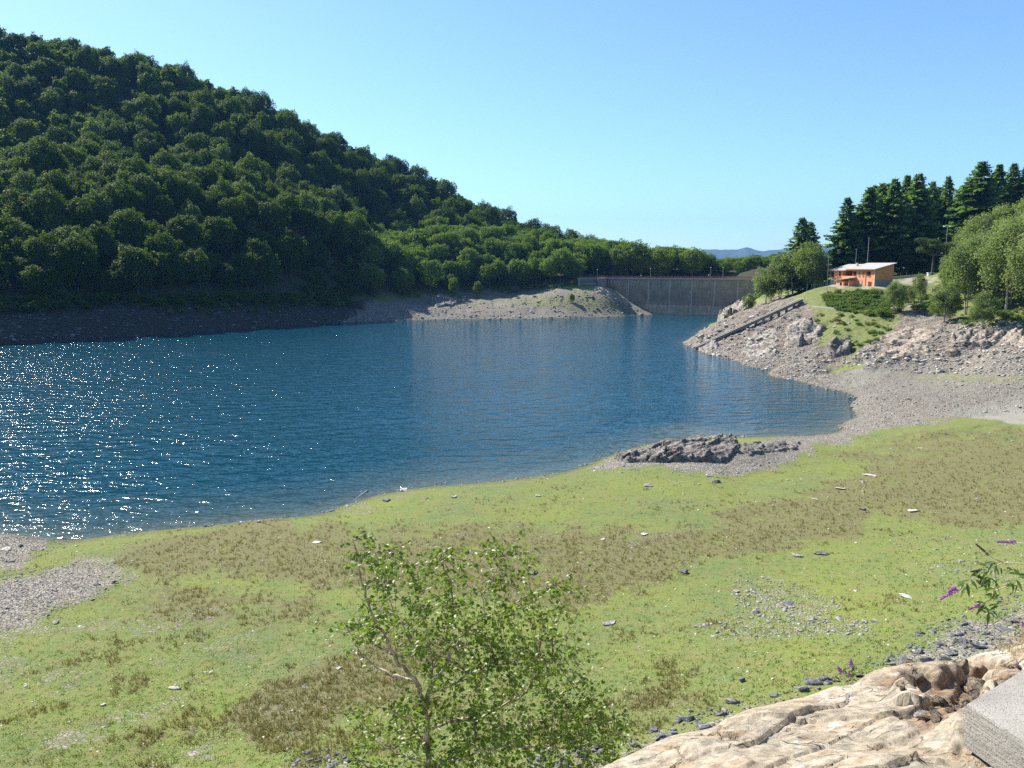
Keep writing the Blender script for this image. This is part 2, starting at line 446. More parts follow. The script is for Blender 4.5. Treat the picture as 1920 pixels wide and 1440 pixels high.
g_strip = 0.42 * np.maximum.reduce([reg([(120, 1385), (200, 1330), (330, 1290), (400, 1292), (330, 1320), (200, 1370)], 14), reg([(200, 1190), (250, 1168), (420, 1140), (420, 1155), (300, 1185)], 10),
                             reg([(640, 950), (700, 925), (790, 912), (800, 925), (720, 945), (670, 968)], 8), reg([(1150, 1010), (1260, 990), (1290, 1005), (1200, 1025)], 8)]) * near
g_out = reg([(1095, 880), (1150, 855), (1250, 840), (1500, 815), (1530, 832), (1500, 862), (1380, 888), (1240, 882), (1160, 880)], 7) * near
g_mid = 0.42 * np.maximum(reg([(1370, 1090), (1440, 1085), (1530, 1110), (1580, 1130), (1540, 1175), (1400, 1160)], 22), reg([(1280, 1160), (1600, 1150), (1640, 1200), (1350, 1200)], 25)) * near
g_foot = 0.62 * np.maximum.reduce([reg([(1780, 1180), (1960, 1110), (2300, 1080), (2300, 1300), (1700, 1300), (1560, 1300), (1680, 1220)], 18),
                             reg([(960, 1490), (1000, 1435), (1180, 1400), (1300, 1362), (1480, 1310), (1500, 1600), (960, 1600)], 14), reg([(520, 1470), (560, 1412), (650, 1400), (640, 1470)], 14) * 0.6]) * near
brown = np.maximum.reduce([reg([(215, 1040), (330, 1005), (450, 985), (640, 985), (720, 1000), (880, 985), (1100, 1000), (1280, 985), (1400, 958), (1560, 948), (1650, 965), (1600, 1000), (1450, 1035), (1300, 1060), (1180, 1110),
                                (1060, 1150), (900, 1110), (640, 1105), (480, 1070), (300, 1085)], 16),
                           reg([(1500, 925), (1640, 880), (1800, 830), (2300, 780), (2300, 970), (1850, 990), (1760, 978), (1640, 950)], 18),
                           reg([(430, 1350), (520, 1280), (640, 1235), (760, 1190), (860, 1200), (720, 1290), (560, 1380), (460, 1385)], 20),
                           0.6 * reg([(1540, 850), (1700, 805), (1920, 780), (2300, 770), (2300, 860), (1700, 880)], 14),
                           0.55 * reg([(270, 1150), (300, 1110), (400, 1095), (560, 1110), (640, 1160), (520, 1180), (340, 1170)], 20),
                           0.45 * reg([(80, 1440), (350, 1330), (450, 1360), (250, 1460)], 24),
                           0.5 * reg([(1150, 1320), (1260, 1270), (1400, 1290), (1250, 1340)], 20)]) * near
brown = np.clip(brown * (0.95 + 0.8 * fbm(GX * 0.5, GY * 0.5, 4, 71)) + near * 0.34 * sstep(-0.1, 0.45, fbm(GX * 0.11, GY * 0.16, 4, 72)), 0, 1)
pale_mud = np.maximum(reg([(1560, 722), (1620, 690), (1680, 695), (1620, 728)], 8), reg([(1780, 770), (1920, 745), (2200, 740), (2200, 790), (1850, 790)], 12)) * (RR > 90) * (RR < 260)
green_r = np.maximum.reduce([reg([(1530, 560), (1560, 545), (1690, 548), (1690, 600), (1650, 640), (1590, 668), (1545, 655), (1530, 610)], 8), reg([(1700, 560), (1800, 560), (2400, 520), (2400, 600), (1850, 612), (1780, 590)], 8),
                             reg([(1670, 702), (1780, 700), (1960, 708), (1960, 722), (1760, 722)], 7) * 0.5, reg([(1545, 684), (1600, 678), (1620, 690), (1570, 698)], 5),
                             reg([(1490, 545), (1560, 530), (2500, 500), (2500, 560), (1500, 560)], 6), 0.7 * reg([(1860, 790), (1700, 795), (1600, 830), (1800, 830), (2300, 790)], 12)]) * (RR > 100) * (RR < 420)
green_far = 0.7 * np.maximum(reg([(830, 582), (900, 562), (1100, 545), (1190, 578), (1230, 586), (1120, 590), (960, 572)], 6), reg([(1050, 535), (1200, 540), (1200, 552), (1080, 548)], 5)) * 0.6 * (RR > 380) * (RR < 560)
plateau = reg([(1545, 542), (1560, 530), (1680, 524), (1800, 520), (1800, 528), (1690, 533), (1660, 540), (1600, 543)], 3) * (RR > 240) * (RR < 330)
under = sstep(0.25, -0.25, Z0) * (RR < 700)

gravel = np.clip(np.maximum.reduce([gravel_beach, rock_zone, far_beach, g_left, g_strip, g_out, g_mid, g_foot, bank * 0.9]), 0, 1)
gravel = gravel * (1 - green_r) * (1 - green_far)
gravel = np.maximum(gravel, near * 0.47 * reg([(-300, 1100), (200, 1120), (520, 1180), (620, 1300), (500, 1500), (-300, 1500)], 60) * sstep(-.3, .5, fbm(GX * .3, GY * .3, 4, 73)))
shore_rim = sstep(0.45, 0.05, np.abs(Z0)) * near * (PX > 600) * 0.35
gravel = np.maximum(gravel, np.maximum(under, shore_rim))
rocky = rock_zone * (1 - green_r) * (RR < 360)
# ----- relief
Z = Z0.copy()
mead = near * (1 - g_foot) * (RR > 24)
Z += mead * (0.10 * fbm(GX * 0.25, GY * 0.25, 3, 21) + 0.035 * fbm(GX * 1.6, GY * 1.6, 3, 22)) * sstep(0, 0.6, np.abs(Z0))
Z += (0.05 * ridged(GX * 2.0, GY * 2.0, 3, 23)) * np.clip(g_left + g_out + g_foot, 0, 1)
Z += rocky * (1.5 * ridged((GX * 0.8 + GY * 0.5) * 0.08, (GY * 0.8 - GX * 0.5) * 0.16, 5, 31) - 0.2) * sstep(0, 2.5, Z0)
Z += gravel_beach * 0.28 * ridged(GX * 0.4, GY * 0.5, 4, 35) * sstep(0, 1.0, Z0)
Z += far_beach * (1.2 * fbm(GX * 0.08, GY * 0.08, 4, 41) + 0.5 * ridged(GX * 0.2, GY * 0.3, 3, 42)) * sstep(0, 3, Z0)
Z += bank * 2.2 * ridged(GX * 0.06, GY * 0.09, 5, 43) * sstep(0, 3, Z0)
Z += m_forest * 2.5 * fbm(GX * 0.02, GY * 0.02, 4, 44) * (RR < 2000) * sstep(5, 15, Z0)
Z += green_r * 0.7 * fbm(GX * 0.15, GY * 0.15, 4, 45) * (1 - plateau)
g_sh = fbm(GX * 0.12, GY * 0.12, 4, 46)
Z += 0.10 * g_sh * near * (RR > 24) + 0.5 * fbm(GX * 0.05, GY * 0.05, 4, 47) * (RR > 150) * (RR < 600) * sstep(0.6, 0, np.abs(Z0)) 
ZT = Z
def gz(x, y):
    t, l = lp(np.asarray(x, float), np.asarray(y, float))
    return bil(ZT, TH, LR, np.atleast_1d(t), np.atleast_1d(l))
def gz1(x, y): return float(gz(x, y)[0])
MASKS = dict(gravel=gravel, brown=brown, rocky=rocky, forest=m_forest)
def msk(name, x, y):
    t, l = lp(np.asarray(x, float), np.asarray(y, float))
    return bil(MASKS[name] * 1.0, TH, LR, np.atleast_1d(t), np.atleast_1d(l))
def hit(px, py, rmin=22.0, rmax=900.0):
    """world points of the ground seen at these photo positions"""
    px = np.atleast_1d(np.asarray(px, float)); py = np.atleast_1d(np.asarray(py, float))
    a, dy, dz = ray(px, py)
    hl = np.hypot(a, dy)
    rs = np.exp(np.arange(math.log(rmin), math.log(rmax), 0.004))
    res = np.full(px.shape, np.nan); prev = np.full(px.shape, rmin)
    th = np.arctan2(a, dy)
    for k, r_ in enumerate(rs):
        todo = np.isnan(res)
        if not todo.any(): break
        zr = H + dz[todo] / hl[todo] * r_
        zt = bil(ZT, TH, LR, th[todo], np.full(todo.sum(), math.log(r_)))
        h_ = zr < zt
        idx = np.where(todo)[0][h_]
        res[idx] = r_ * 0.998
    x = res * np.sin(th); y = res * np.cos(th)
    z = np.where(np.isnan(res), np.nan, gz(np.nan_to_num(x, nan=10), np.nan_to_num(y, nan=10)))
    return x, y, z

# ----- ground material
t = NT('ground'); t.b.inputs['Specular IOR Level'].default_value = 0.1
v = t.coord()
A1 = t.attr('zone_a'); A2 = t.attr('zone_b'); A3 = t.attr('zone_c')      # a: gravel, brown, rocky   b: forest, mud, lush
nb = t.noise(v, 0.09, 6, 0.6); nm = t.noise(v, 0.9, 6, 0.65); nf = t.noise(v, 7.0, 5, 0.7); nff = t.noise(v, 28.0, 3, 0.7)
green = t.mix(t.ramp(nb, [(0.38, 0.0), (0.62, 1.0)]), (0.140, 0.190, 0.070), (0.190, 0.232, 0.052))
green = t.mix(t.ramp(nm, [(0.42, 0.0), (0.66, 1.0)]), green, (0.215, 0.205, 0.075))
green = t.mix(t.ramp(nf, [(0.30, 0.55), (0.52, 0.0)]), green, (0.075, 0.095, 0.026))
green = t.mix(t.ramp(nff, [(0.30, 0.45), (0.48, 0.0)]), green, (0.09, 0.11, 0.035))
peb = t.ramp(t.voro(v, 5.5, 'F1'), [(0.10, 1.0), (0.17, 0.0)])
green = t.mix(t.math('MULTIPLY', peb, t.ramp(t.noise(v, 0.5, 3), [(0.45, 0.0), (0.60, 0.75)])), green, (0.40, 0.39, 0.36))
bro = t.mix(t.ramp(nm, [(0.35, 0.0), (0.65, 1.0)]), (0.190, 0.172, 0.085), (0.170, 0.170, 0.068))
bro = t.mix(t.ramp(nf, [(0.32, 0.8), (0.55, 0.0)]), bro, (0.085, 0.075, 0.035))
# stones: two sizes of cells, each cell its own grey, dark gaps
vn = t.n('ShaderNodeTexVoronoi'); t.l(t.coord(scale=(1, 1, 1.5)), vn.inputs['Vector']); vn.inputs['Scale'].default_value = 3.4
cellc = t.n('ShaderNodeSeparateColor'); t.l(vn.outputs['Color'], cellc.inputs[0])
st = t.mix(cellc.outputs[0], (0.20, 0.18, 0.15), (0.43, 0.39, 0.33))
st = t.mix(t.ramp(nb, [(0.4, 0.0), (0.6, 0.5)]), st, (0.36, 0.31, 0.25))
gap = t.ramp(t.voro(t.coord(scale=(1, 1, 1.5)), 3.4, 'DISTANCE_TO_EDGE'), [(0.02, 1.0), (0.10, 0.0)])
st = t.mix(t.math('MULTIPLY', gap, 0.75), st, (0.10, 0.092, 0.08))
st = t.mix(t.ramp(nf, [(0.35, 0.6), (0.55, 0.0)]), st, (0.12, 0.11, 0.10))
st = t.mix(t.ramp(nm, [(0.35, 0.5), (0.5, 0.0)]), st, (0.17, 0.15, 0.115))
vr = t.coord(scale=(1, 1.0, 2.6), rot=(0.25, 0.15, 0.7))
rk = t.mix(t.ramp(t.noise(vr, 0.35, 8, 0.7), [(0.38, 0.0), (0.6, 1.0)]), (0.19, 0.16, 0.125), (0.45, 0.405, 0.34))
rk = t.mix(t.ramp(t.noise(vr, 1.7, 8, 0.75), [(0.36, 0.85), (0.50, 0.0)]), rk, (0.09, 0.08, 0.068))
rk = t.mix(t.ramp(t.noise(v, 0.06, 4), [(0.5, 0.0), (0.62, 0.5)]), rk, (0.30, 0.21, 0.155))
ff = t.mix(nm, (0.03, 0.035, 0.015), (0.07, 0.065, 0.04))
mud = t.mix(nm, (0.26, 0.245, 0.20), (0.33, 0.31, 0.26))
lush = t.mix(t.ramp(nm, [(0.35, 0.0), (0.65, 1.0)]), (0.085, 0.13, 0.03), (0.21, 0.20, 0.09))
def edge(m, soft=0.18):     # mask broken up by fine noise
    return t.ramp(t.math('ADD', m, t.math('MULTIPLY', t.math('SUBTRACT', t.noise(v, 1.6, 8, 0.78), 0.5), 2.2)), [(0.5 - soft, 0.0), (0.5 + soft, 1.0)])
c = t.mix(edge(A1[1]), green, bro)
c = t.mix(edge(A1[0]), c, st)
c = t.mix(edge(A1[2]), c, rk)
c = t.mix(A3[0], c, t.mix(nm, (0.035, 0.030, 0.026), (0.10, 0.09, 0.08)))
c = t.mix(edge(A2[1]), c, mud)
c = t.mix(edge(A2[2]), c, lush)
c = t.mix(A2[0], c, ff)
wet = t.n('ShaderNodeSeparateXYZ'); tcw = t.n('ShaderNodeTexCoord'); t.l(tcw.outputs['Object'], wet.inputs[0])
c = t.mix(t.ramp(t.math('ADD', t.math('MULTIPLY', wet.outputs[2], 1.0), 0.5), [(0.5, 0.6), (0.66, 0.0)]), c, t.mix(1.0, c, (0.42, 0.40, 0.36), 'MULTIPLY'))
t.col(c)
hgt = t.mix(A1[0], t.math('ADD', t.math('MULTIPLY', nf, 0.5), t.math('MULTIPLY', nff, 0.25)), t.math('ADD', t.math('MULTIPLY', gap, -0.9), cellc.outputs[1]))
b = t.bump(hgt, 1.0, 0.10)
b = t.bump(t.mix(A1[2], 0.0, t.noise(vr, 1.2, 8, 0.75)), 1.0, 0.9, b)
t.nrm(b)
M_ground = t.m
nt_, nl_ = ZT.shape
idx = np.arange(nt_ * nl_, dtype=np.int32).reshape(nt_, nl_)
Fq = np.stack([idx[:-1, :-1], idx[:-1, 1:], idx[1:, 1:], idx[1:, :-1]], -1).reshape(-1, 4)
V = np.stack([GX, GY, ZT], -1).reshape(-1, 3)
# fill the small hole under the viewpoint
base_ring = idx[:, 0]
V = np.vstack([V, [[0, 0, 25.8]]])
tri = np.stack([base_ring[:-1], base_ring[1:], np.full(nt_ - 1, len(V) - 1)], -1)
Fq = Fq[:, ::-1]
me = mesh_np('ground', V, [Fq, tri], [M_ground], smooth=True)
def set_col(me, name, a, b_, c_):
    at = me.color_attributes.new(name, 'FLOAT_COLOR', 'POINT')
    arr = np.zeros((len(me.vertices), 4), dtype=np.float32); n0 = a.size
    arr[:n0, 0] = a.ravel(); arr[:n0, 1] = b_.ravel(); arr[:n0, 2] = c_.ravel(); arr[:, 3] = 1
    at.data.foreach_set('color', arr.ravel())
lushm = np.clip(green_r * (1 - plateau) * (PYY < 672), 0, 1) + green_far
set_col(me, 'zone_a', gravel, np.clip(brown, 0, 1), rocky)
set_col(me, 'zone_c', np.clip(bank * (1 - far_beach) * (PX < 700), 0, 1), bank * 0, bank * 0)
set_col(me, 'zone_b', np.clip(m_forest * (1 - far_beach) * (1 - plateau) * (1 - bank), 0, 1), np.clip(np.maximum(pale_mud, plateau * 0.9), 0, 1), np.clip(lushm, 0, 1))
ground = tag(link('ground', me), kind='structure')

# ------------------------------------------------------------------ water
wT = np.arange(-75, 45, 0.3) * math.pi / 180; wL = np.arange(math.log(40), math.log(900), 0.012)
a_, b_ = np.meshgrid(wT, wL, indexing='ij'); wxx = np.exp(b_) * np.sin(a_); wyy = np.exp(b_) * np.cos(a_)
dep = -gz(wxx.ravel(), wyy.ravel()).reshape(wxx.shape)
idx = np.arange(wxx.size, dtype=np.int32).reshape(wxx.shape)
keep = (np.maximum.reduce([dep[:-1, :-1], dep[1:, :-1], dep[:-1, 1:], dep[1:, 1:]]) > -1.5) & (wyy[:-1, :-1] < 520)
Fw = np.stack([idx[:-1, :-1], idx[1:, :-1], idx[1:, 1:], idx[:-1, 1:]], -1)[keep]
t = NT('water'); v = t.coord()
Aw = t.attr('depth')
deep = t.mix(t.noise(t.coord(scale=(1, 2, 1)), 0.012, 4), (0.003, 0.042, 0.062), (0.003, 0.050, 0.082))
shal = (0.075, 0.10, 0.085)
t.col(t.mix(t.ramp(Aw[0], [(0.0, 0.0), (0.25, 0.6), (1.0, 1.0)]), shal, deep))
t.b.inputs['Roughness'].default_value = 0.065; t.b.inputs['IOR'].default_value = 1.33; t.b.inputs['Specular IOR Level'].default_value = 0.5
wv = t.coord(scale=(0.55, 1.0, 1), rot=(0, 0, R(-22)))
wv2 = t.coord(scale=(0.6, 1.0, 1), rot=(0, 0, R(14)))
big = t.noise(wv, 0.42, 2, 0.5, 0.5); small = t.noise(wv2, 1.35, 2, 0.6, 0.4)
gust = t.ramp(t.noise(t.coord(scale=(0.5, 1.5, 1), rot=(0, 0, R(-12))), 0.03, 4, 0.6), [(0.3, 0.40), (0.7, 1.10)])
bn = t.bump(big, 1.0, 0.82); 
sm = t.math('MULTIPLY', small, gust)
bn = t.bump(sm, 1.0, 0.32, bn); t.nrm(bn)
me = mesh_np('water', np.stack([wxx, wyy, np.zeros_like(wxx)], -1).reshape(-1, 3), Fw, [t.m], smooth=True)
set_col(me, 'depth', np.clip(dep / 1.8, 0, 1), np.zeros_like(dep), np.zeros_like(dep))
tag(link('water', me), kind='structure')

# ------------------------------------------------------------------ far mountains
def mountain(pts, Y, depth, mat, seed):
    xs = np.linspace(pts[0][0], pts[-1][0], 300)
    top = np.interp(xs, [p[0] for p in pts], [p[1] for p in pts])
    top = top + fbm(xs * 0.05, xs * 0 + seed, 4, seed) * 2.2
    wx_, wz_ = [], []
    for a, b in zip(xs, top):
        p = PY(a, b, Y); wx_.append(p[0]); wz_.append(p[2])
    wx_ = np.array(wx_); wz_ = np.array(wz_)
    rows = []; ks = np.linspace(-1, 1, 41)
    for k in ks:
        hgt_ = wz_ * (1 - abs(k) ** 1.3) - 5
        yy = Y + k * depth + 60 * fbm(wx_ * 0.003, np.full_like(wx_, k * 5), 3, seed)
        zz = hgt_ * (1 + 0.25 * ridged(wx_ * 0.0025, yy * 0.0025, 4, seed + 3) * abs(k) * (1 - abs(k)) * 4 * 0.6)
        rows.append(np.stack([wx_ * (1 + k * depth / Y), yy, zz], -1))
    G = np.stack(rows); i_ = np.arange(G.shape[0] * G.shape[1]).reshape(G.shape[:2])
    f_ = np.stack([i_[:-1, :-1], i_[:-1, 1:], i_[1:, 1:], i_[1:, :-1]], -1).reshape(-1, 4)
    return link('hills', mesh_np('hills', G.reshape(-1, 3), f_, [mat], smooth=True))
M_mount = plain('mountain_forest', (0.045, 0.06, 0.04), 1.0, 0.4, 0.004)
tag(mountain([(900, 500), (1150, 495), (1280, 480), (1320, 468), (1370, 467), (1400, 463), (1430, 471), (1455, 466), (1500, 467), (1540, 461), (1565, 462), (1620, 480), (1750, 470), (1900, 490), (2200, 480)], 8500, 1500, M_mount, 3), kind='structure')

# ------------------------------------------------------------------ foliage builders (arrays of small leaf faces)
def cards(P, N, s, asp=0.6, g=None, jit=0.35):
    """one bent-free rhombic face per point P, facing N, of length s"""
    g = g or rng
    n = len(P)
    N = N + g.normal(0, jit, (n, 3)); N /= np.linalg.norm(N, axis=1)[:, None] + 1e-9
    r = g.normal(0, 1, (n, 3)); U = np.cross(N, r); U /= np.linalg.norm(U, axis=1)[:, None] + 1e-9
    Wv = np.cross(N, U)
    s = np.asarray(s).reshape(-1, 1) if hasattr(s, '__len__') else np.full((n, 1), s)
    V = np.stack([P - U * s * .5, P + Wv * s * asp * .5, P + U * s * .5, P - Wv * s * asp * .5], 1).reshape(-1, 3)
    Fa = np.arange(4 * n, dtype=np.int32).reshape(-1, 4)
    return V, Fa
def crown_pts(g, n, clumps, rx, rz, cz0, flat=0.7, cr=0.34, bottom=-0.55, shell=0.75):
    """leaf points on lobes spread over an uneven crown; returns points and outward normals"""
    C = []
    while len(C) < clumps:
        d = g.normal(0, 1, 3); d /= np.linalg.norm(d)
        if d[2] < bottom: continue
        k = g.uniform(shell * 0.6, shell) if g.random() < 0.75 else g.uniform(0.15, 0.5)
        C.append((d[0] * rx * k, d[1] * rx * k, cz0 + d[2] * rz * k, g.uniform(0.65, 1.25) * cr * rx))
    C = np.array(C)
    w_ = C[:, 3] ** 2; ci = g.choice(len(C), n, p=w_ / w_.sum())
    d = g.normal(0, 1, (n, 3)); d /= np.linalg.norm(d, axis=1)[:, None]
    d[:, 2] = np.abs(d[:, 2]) * np.where(g.random(n) < 0.8, 1, -1)
    rad = C[ci, 3] * g.uniform(0.65, 1.12, n) ** 0.7
    P = C[ci, :3] + d * rad[:, None] * np.array([1, 1, flat])
    N = d * np.array([0.6, 0.6, 1.0]); N[:, 2] += 0.35
    return P, N, C
def dome_pts(g, n, lobes, rx, rz, cz0, wl=0.055):
    """leaf points on a dense bumpy dome"""
    L = g.normal(0, 1, (lobes, 3)); L[:, 2] = np.abs(L[:, 2]) * np.where(g.random(lobes) < .8, 1, -.6); L /= np.linalg.norm(L, axis=1)[:, None]
    am = g.uniform(.15, .50, lobes)
    d = g.normal(0, 1, (n, 3)); d /= np.linalg.norm(d, axis=1)[:, None]
    d[:, 2] = np.where((d[:, 2] < -.35) & (g.random(n) < .7), -d[:, 2], d[:, 2])
    q = d @ L.T; e = np.exp((q - 1) / wl) * am; k = e.argmax(1); b_ = e.max(1)
    rr = (0.70 + b_) * (1 - 0.30 * g.random(n) ** 2.2)
    P = d * rr[:, None] * np.array([rx, rx, rz]); P[:, 2] += cz0
    N = d * .55 + (d - 0.75 * L[k]) * 1.1; N /= np.linalg.norm(N, axis=1)[:, None] + 1e-9; N[:, 2] += .3
    C = np.concatenate([L * np.array([rx, rx, rz]) * .8 + np.array([0, 0, cz0]), np.full((lobes, 1), 1.0)], 1)
    return P, N, C
def trunk_mb(h, r0, C=None, lean=(0, 0), g=None, nb=8, multi=1):
    m = MB(); g = g or rng
    for q in range(multi):
        a0 = g.uniform(0, 6.28); sp = 0.0 if multi == 1 else 0.09 * h
        ox, oy = math.cos(a0) * sp, math.sin(a0) * sp
        pts = [(ox * 0.15, oy * 0.15, -0.6)]
        for i in range(1, 6):
            f = i / 5
            pts.append((lean[0] * f * h + ox * f * 2 + g.normal(0, .012 * h), lean[1] * f * h + oy * f * 2 + g.normal(0, .012 * h), h * f))
        rr = r0 / multi ** 0.5
        m.tube(pts, [rr * 1.25, rr, rr * .85, rr * .65, rr * .42, rr * .15], 7)
        if C is not None:
            for c in C[g.permutation(len(C))[:nb]]:
                f = g.uniform(0.35, 0.75); i = int(f * 5); p0 = Vector(pts[min(i + 1, 5)])
                p1 = Vector(c[:3]); mid = p0.lerp(p1, 0.5) + Vector((0, 0, -0.04 * h))
                m.tube([p0, mid, p1], [rr * .42, rr * .27, rr * .08], 5)
    return m

BEECH = leaf_mat('beech_leaf', (0.012, 0.031, 0.004), (0.090, 0.130, 0.016), 0.38, tcol=(2.0, 2.2, 0.6))
SPURL = leaf_mat('mixed_leaf', (0.065, 0.115, 0.020), (0.165, 0.205, 0.045), 0.42, tcol=(1.6, 1.9, 0.7))
BIRCH = leaf_mat('birch_leaf', (0.125, 0.165, 0.060), (0.26, 0.29, 0.13), 0.40)
FIRL = leaf_mat('fir_needles', (0.080, 0.135, 0.045), (0.185, 0.245, 0.085), 0.45, 0.6)
PINEL = leaf_mat('pine_needles', (0.035, 0.062, 0.022), (0.075, 0.105, 0.035), 0.3, 0.6)
BUSHL = leaf_mat('bush_leaf', (0.07, 0.13, 0.025), (0.19, 0.235, 0.06), 0.35)
BARK = plain('bark_dark', (0.10, 0.085, 0.065), 0.95, 0.4, 3.0, 0.04)
BARKP = plain('bark_pale', (0.42, 0.40, 0.36), 0.9, 0.35, 4.0, 0.02)

def tree_mesh(name, seed, n, clumps, rx, rz, h, s, leafm, flat=0.7, cr=0.34, bottom=-0.55, low=0, r0=0.3):
    """crown and trunk in one mesh, for the trees whose parts the photograph is too small to show"""
    g = np.random.default_rng(seed)
    P, N, C = dome_pts(g, n, clumps, rx, rz, h - rz * 0.95, 0.034)
    P = P + g.normal(0, .22, P.shape)
    Vc, Fc = cards(P, N, g.uniform(0.6, 1.35, n) * s, 0.6, g, 0.7)
    m = trunk_mb(h * 0.8, r0, C, g=g, nb=6)
    Vt = np.array(m.v); tf4 = np.array([f for f in m.f if len(f) == 4]) + len(Vc)
    tf = [np.array(f) + len(Vc) for f in m.f if len(f) != 4]
    Fl = [Fc, tf4] + [np.array([f]) for f in tf]
    mi = [0] * len(Fc) + [1] * (len(tf4) + len(tf))
    return mesh_np(name, np.vstack([Vc, Vt]), Fl, [leafm, BARK], mat_idx=mi)

# --- 1. the wooded hill: hundreds of crowns; the ones that show largest are trees of their own
beech_protos = [tree_mesh('beech_tree', 100 + i, 6000, 44 + 6 * i, 7.4, 8.2 + 0.3 * i, 16 + i * 0.7, 0.78, BEECH, flat=0.62, cr=0.27, bottom=-0.9) for i in range(6)]
pale_protos = [tree_mesh('beech_tree', 180 + i, 4600, 24, 6.2, 8.6, 17.5, 0.72, leaf_mat('pale_beech_leaf', (0.060, 0.095, 0.030), (0.150, 0.190, 0.060), 0.42, tcol=(1.6, 1.8, .8))) for i in range(2)]
beech_small = [tree_mesh('beech_tree', 140 + i, 1700, 26, 7.4, 8.2, 16.0, 1.3, BEECH, flat=0.62, cr=0.30, bottom=-0.8) for i in range(3)]
def scatter(test, spacing, th0, th1, r0, r1, seed, jitter=0.45):
    """jittered hexagonal planting in world space"""
    g = np.random.default_rng(seed); out = []
    xs = np.arange(-r1, r1, spacing)
    for iy, y in enumerate(np.arange(-20, r1, spacing * 0.87)):
        x = xs + (iy % 2) * spacing / 2 + g.uniform(-jitter, jitter, len(xs)) * spacing
        yy = y + g.uniform(-jitter, jitter, len(xs)) * spacing
        out.append(np.stack([x, yy], -1))
    P = np.vstack(out); th = np.arctan2(P[:, 0], P[:, 1]); r = np.hypot(P[:, 0], P[:, 1])
    P = P[(th > R(th0)) & (th < R(th1)) & (r > r0) & (r < r1)]
    z = gz(P[:, 0], P[:, 1]); px, py = proj(P[:, 0], P[:, 1], z)
    k = test(P[:, 0], P[:, 1], z, px, py)
    return P[k, 0], P[k, 1], z[k], px[k], py[k]
def inpoly(x, y, P):
    ins = np.zeros(np.shape(x), bool)
    for k in range(len(P)):
        a = P[k]; b = P[(k + 1) % len(P)]
        ins ^= ((a[1] > y) != (b[1] > y)) & (x < (b[0] - a[0]) * (y - a[1]) / (b[1] - a[1] + 1e-12) + a[0])
    return ins
HILLP = [(-260, -300), (500, 100), (1000, 380), (1180, 470), (1100, 520), (900, 470), (640, 500), (590, 500), (560, 545), (420, 552), (200, 566), (0, 572), (-260, 580)]
SPURP = [(678, 572), (676, 520), (700, 470), (820, 440), (1000, 440), (1140, 490), (1120, 522), (1060, 538), (1000, 546), (930, 552), (860, 556), (790, 566), (700, 580)]
def hill_test(x, y, z, px, py):
    r = np.hypot(x, y)
    return inpoly(px, py, HILLP) & (z > 8) & (r > 285) & (r < 760) & ~(inpoly(px, py, SPURP) & (r < 600)) & (px > -120)
hx, hy, hz, hpx, hpy = scatter(hill_test, 11.4, -42, 14, 290, 760, 11)
# drop what stands hidden behind the ridge
vis = np.ones(len(hx), bool)
for k in range(len(hx)):
    r_ = math.hypot(hx[k], hy[k]); th = math.atan2(hx[k], hy[k])
    rs = np.linspace(r_ * 0.7, r_ * 0.97, 12)
    zz = gz(rs * math.sin(th), rs * math.cos(th))
    slope = (hz[k] + 17 - H) / r_
    vis[k] = not np.any((zz + 6 - H) / rs > slope)
hx, hy, hz, hpx, hpy = (a[vis] for a in (hx, hy, hz, hpx, hpy))
g = np.random.default_rng(5)
hsc = g.uniform(0.72, 1.32, len(hx)) * np.where(g.random(len(hx)) < 0.15, 0.62, 1.0)
sizepx = hsc / np.hypot(hx, hy) * np.where((hpx > 10) & (hpx < 1910) & (hpy > 40), 1.0, 0.2)
order = np.argsort(-sizepx)
big_ids = set(order[:295].tolist())
print('hill trees', len(hx))
stV, stF, stM = [], [], []; off = 0
sv = []
for m_ in beech_small:
    a = np.empty(len(m_.vertices) * 3, dtype=np.float32); m_.vertices.foreach_get('co', a)
    q = [p for p in m_.polygons if len(p.vertices) == 4]
    sv.append((a.reshape(-1, 3), np.array([tuple(p.vertices) for p in q]), np.array([p.material_index for p in q])))
for k in range(len(hx)):
    rz_ = g.uniform(0, 6.28); s_ = hsc[k]; sz = s_ * g.uniform(0.85, 1.2)
    tx, ty = g.normal(0, 0.05), g.normal(0, 0.05)
    if k in big_ids:
        pl_ = g.random() < .11; o = link('beech_tree', pale_protos[g.integers(2)] if pl_ else beech_protos[g.integers(6)], loc=(hx[k], hy[k], hz[k] - 0.5), rot=(tx, ty, rz_), scale=(s_, s_, sz))
        tag(o, *(('paler grey green tree standing out in the dark wood on the steep hill', 'tree', 'paler trees in the wood on the steep hill') if pl_ else ('dark round crowned tree in the dense wood on the steep hill left of the lake', 'tree', 'trees of the dense wood on the steep hill')))
    else:
        Vp, Fp, Mp = sv[g.integers(len(sv))]
        c_, s2 = math.cos(rz_), math.sin(rz_)
        Q = np.stack([(Vp[:, 0] * c_ - Vp[:, 1] * s2) * s_ + hx[k], (Vp[:, 0] * s2 + Vp[:, 1] * c_) * s_ + hy[k], Vp[:, 2] * sz + hz[k] - 0.5], -1)
        stV.append(Q); stF.append(Fp + off); stM.append(Mp); off += len(Q)
if stV:
    o = link('forest', mesh_np('forest', np.vstack(stV), np.vstack(stF), [BEECH, BARK], mat_idx=np.concatenate(stM)))
    tag(o, 'far off mass of crowns filling the rest of the wood on the hill', 'forest', kind='stuff')
for m_ in beech_small: bpy.data.meshes.remove(m_)

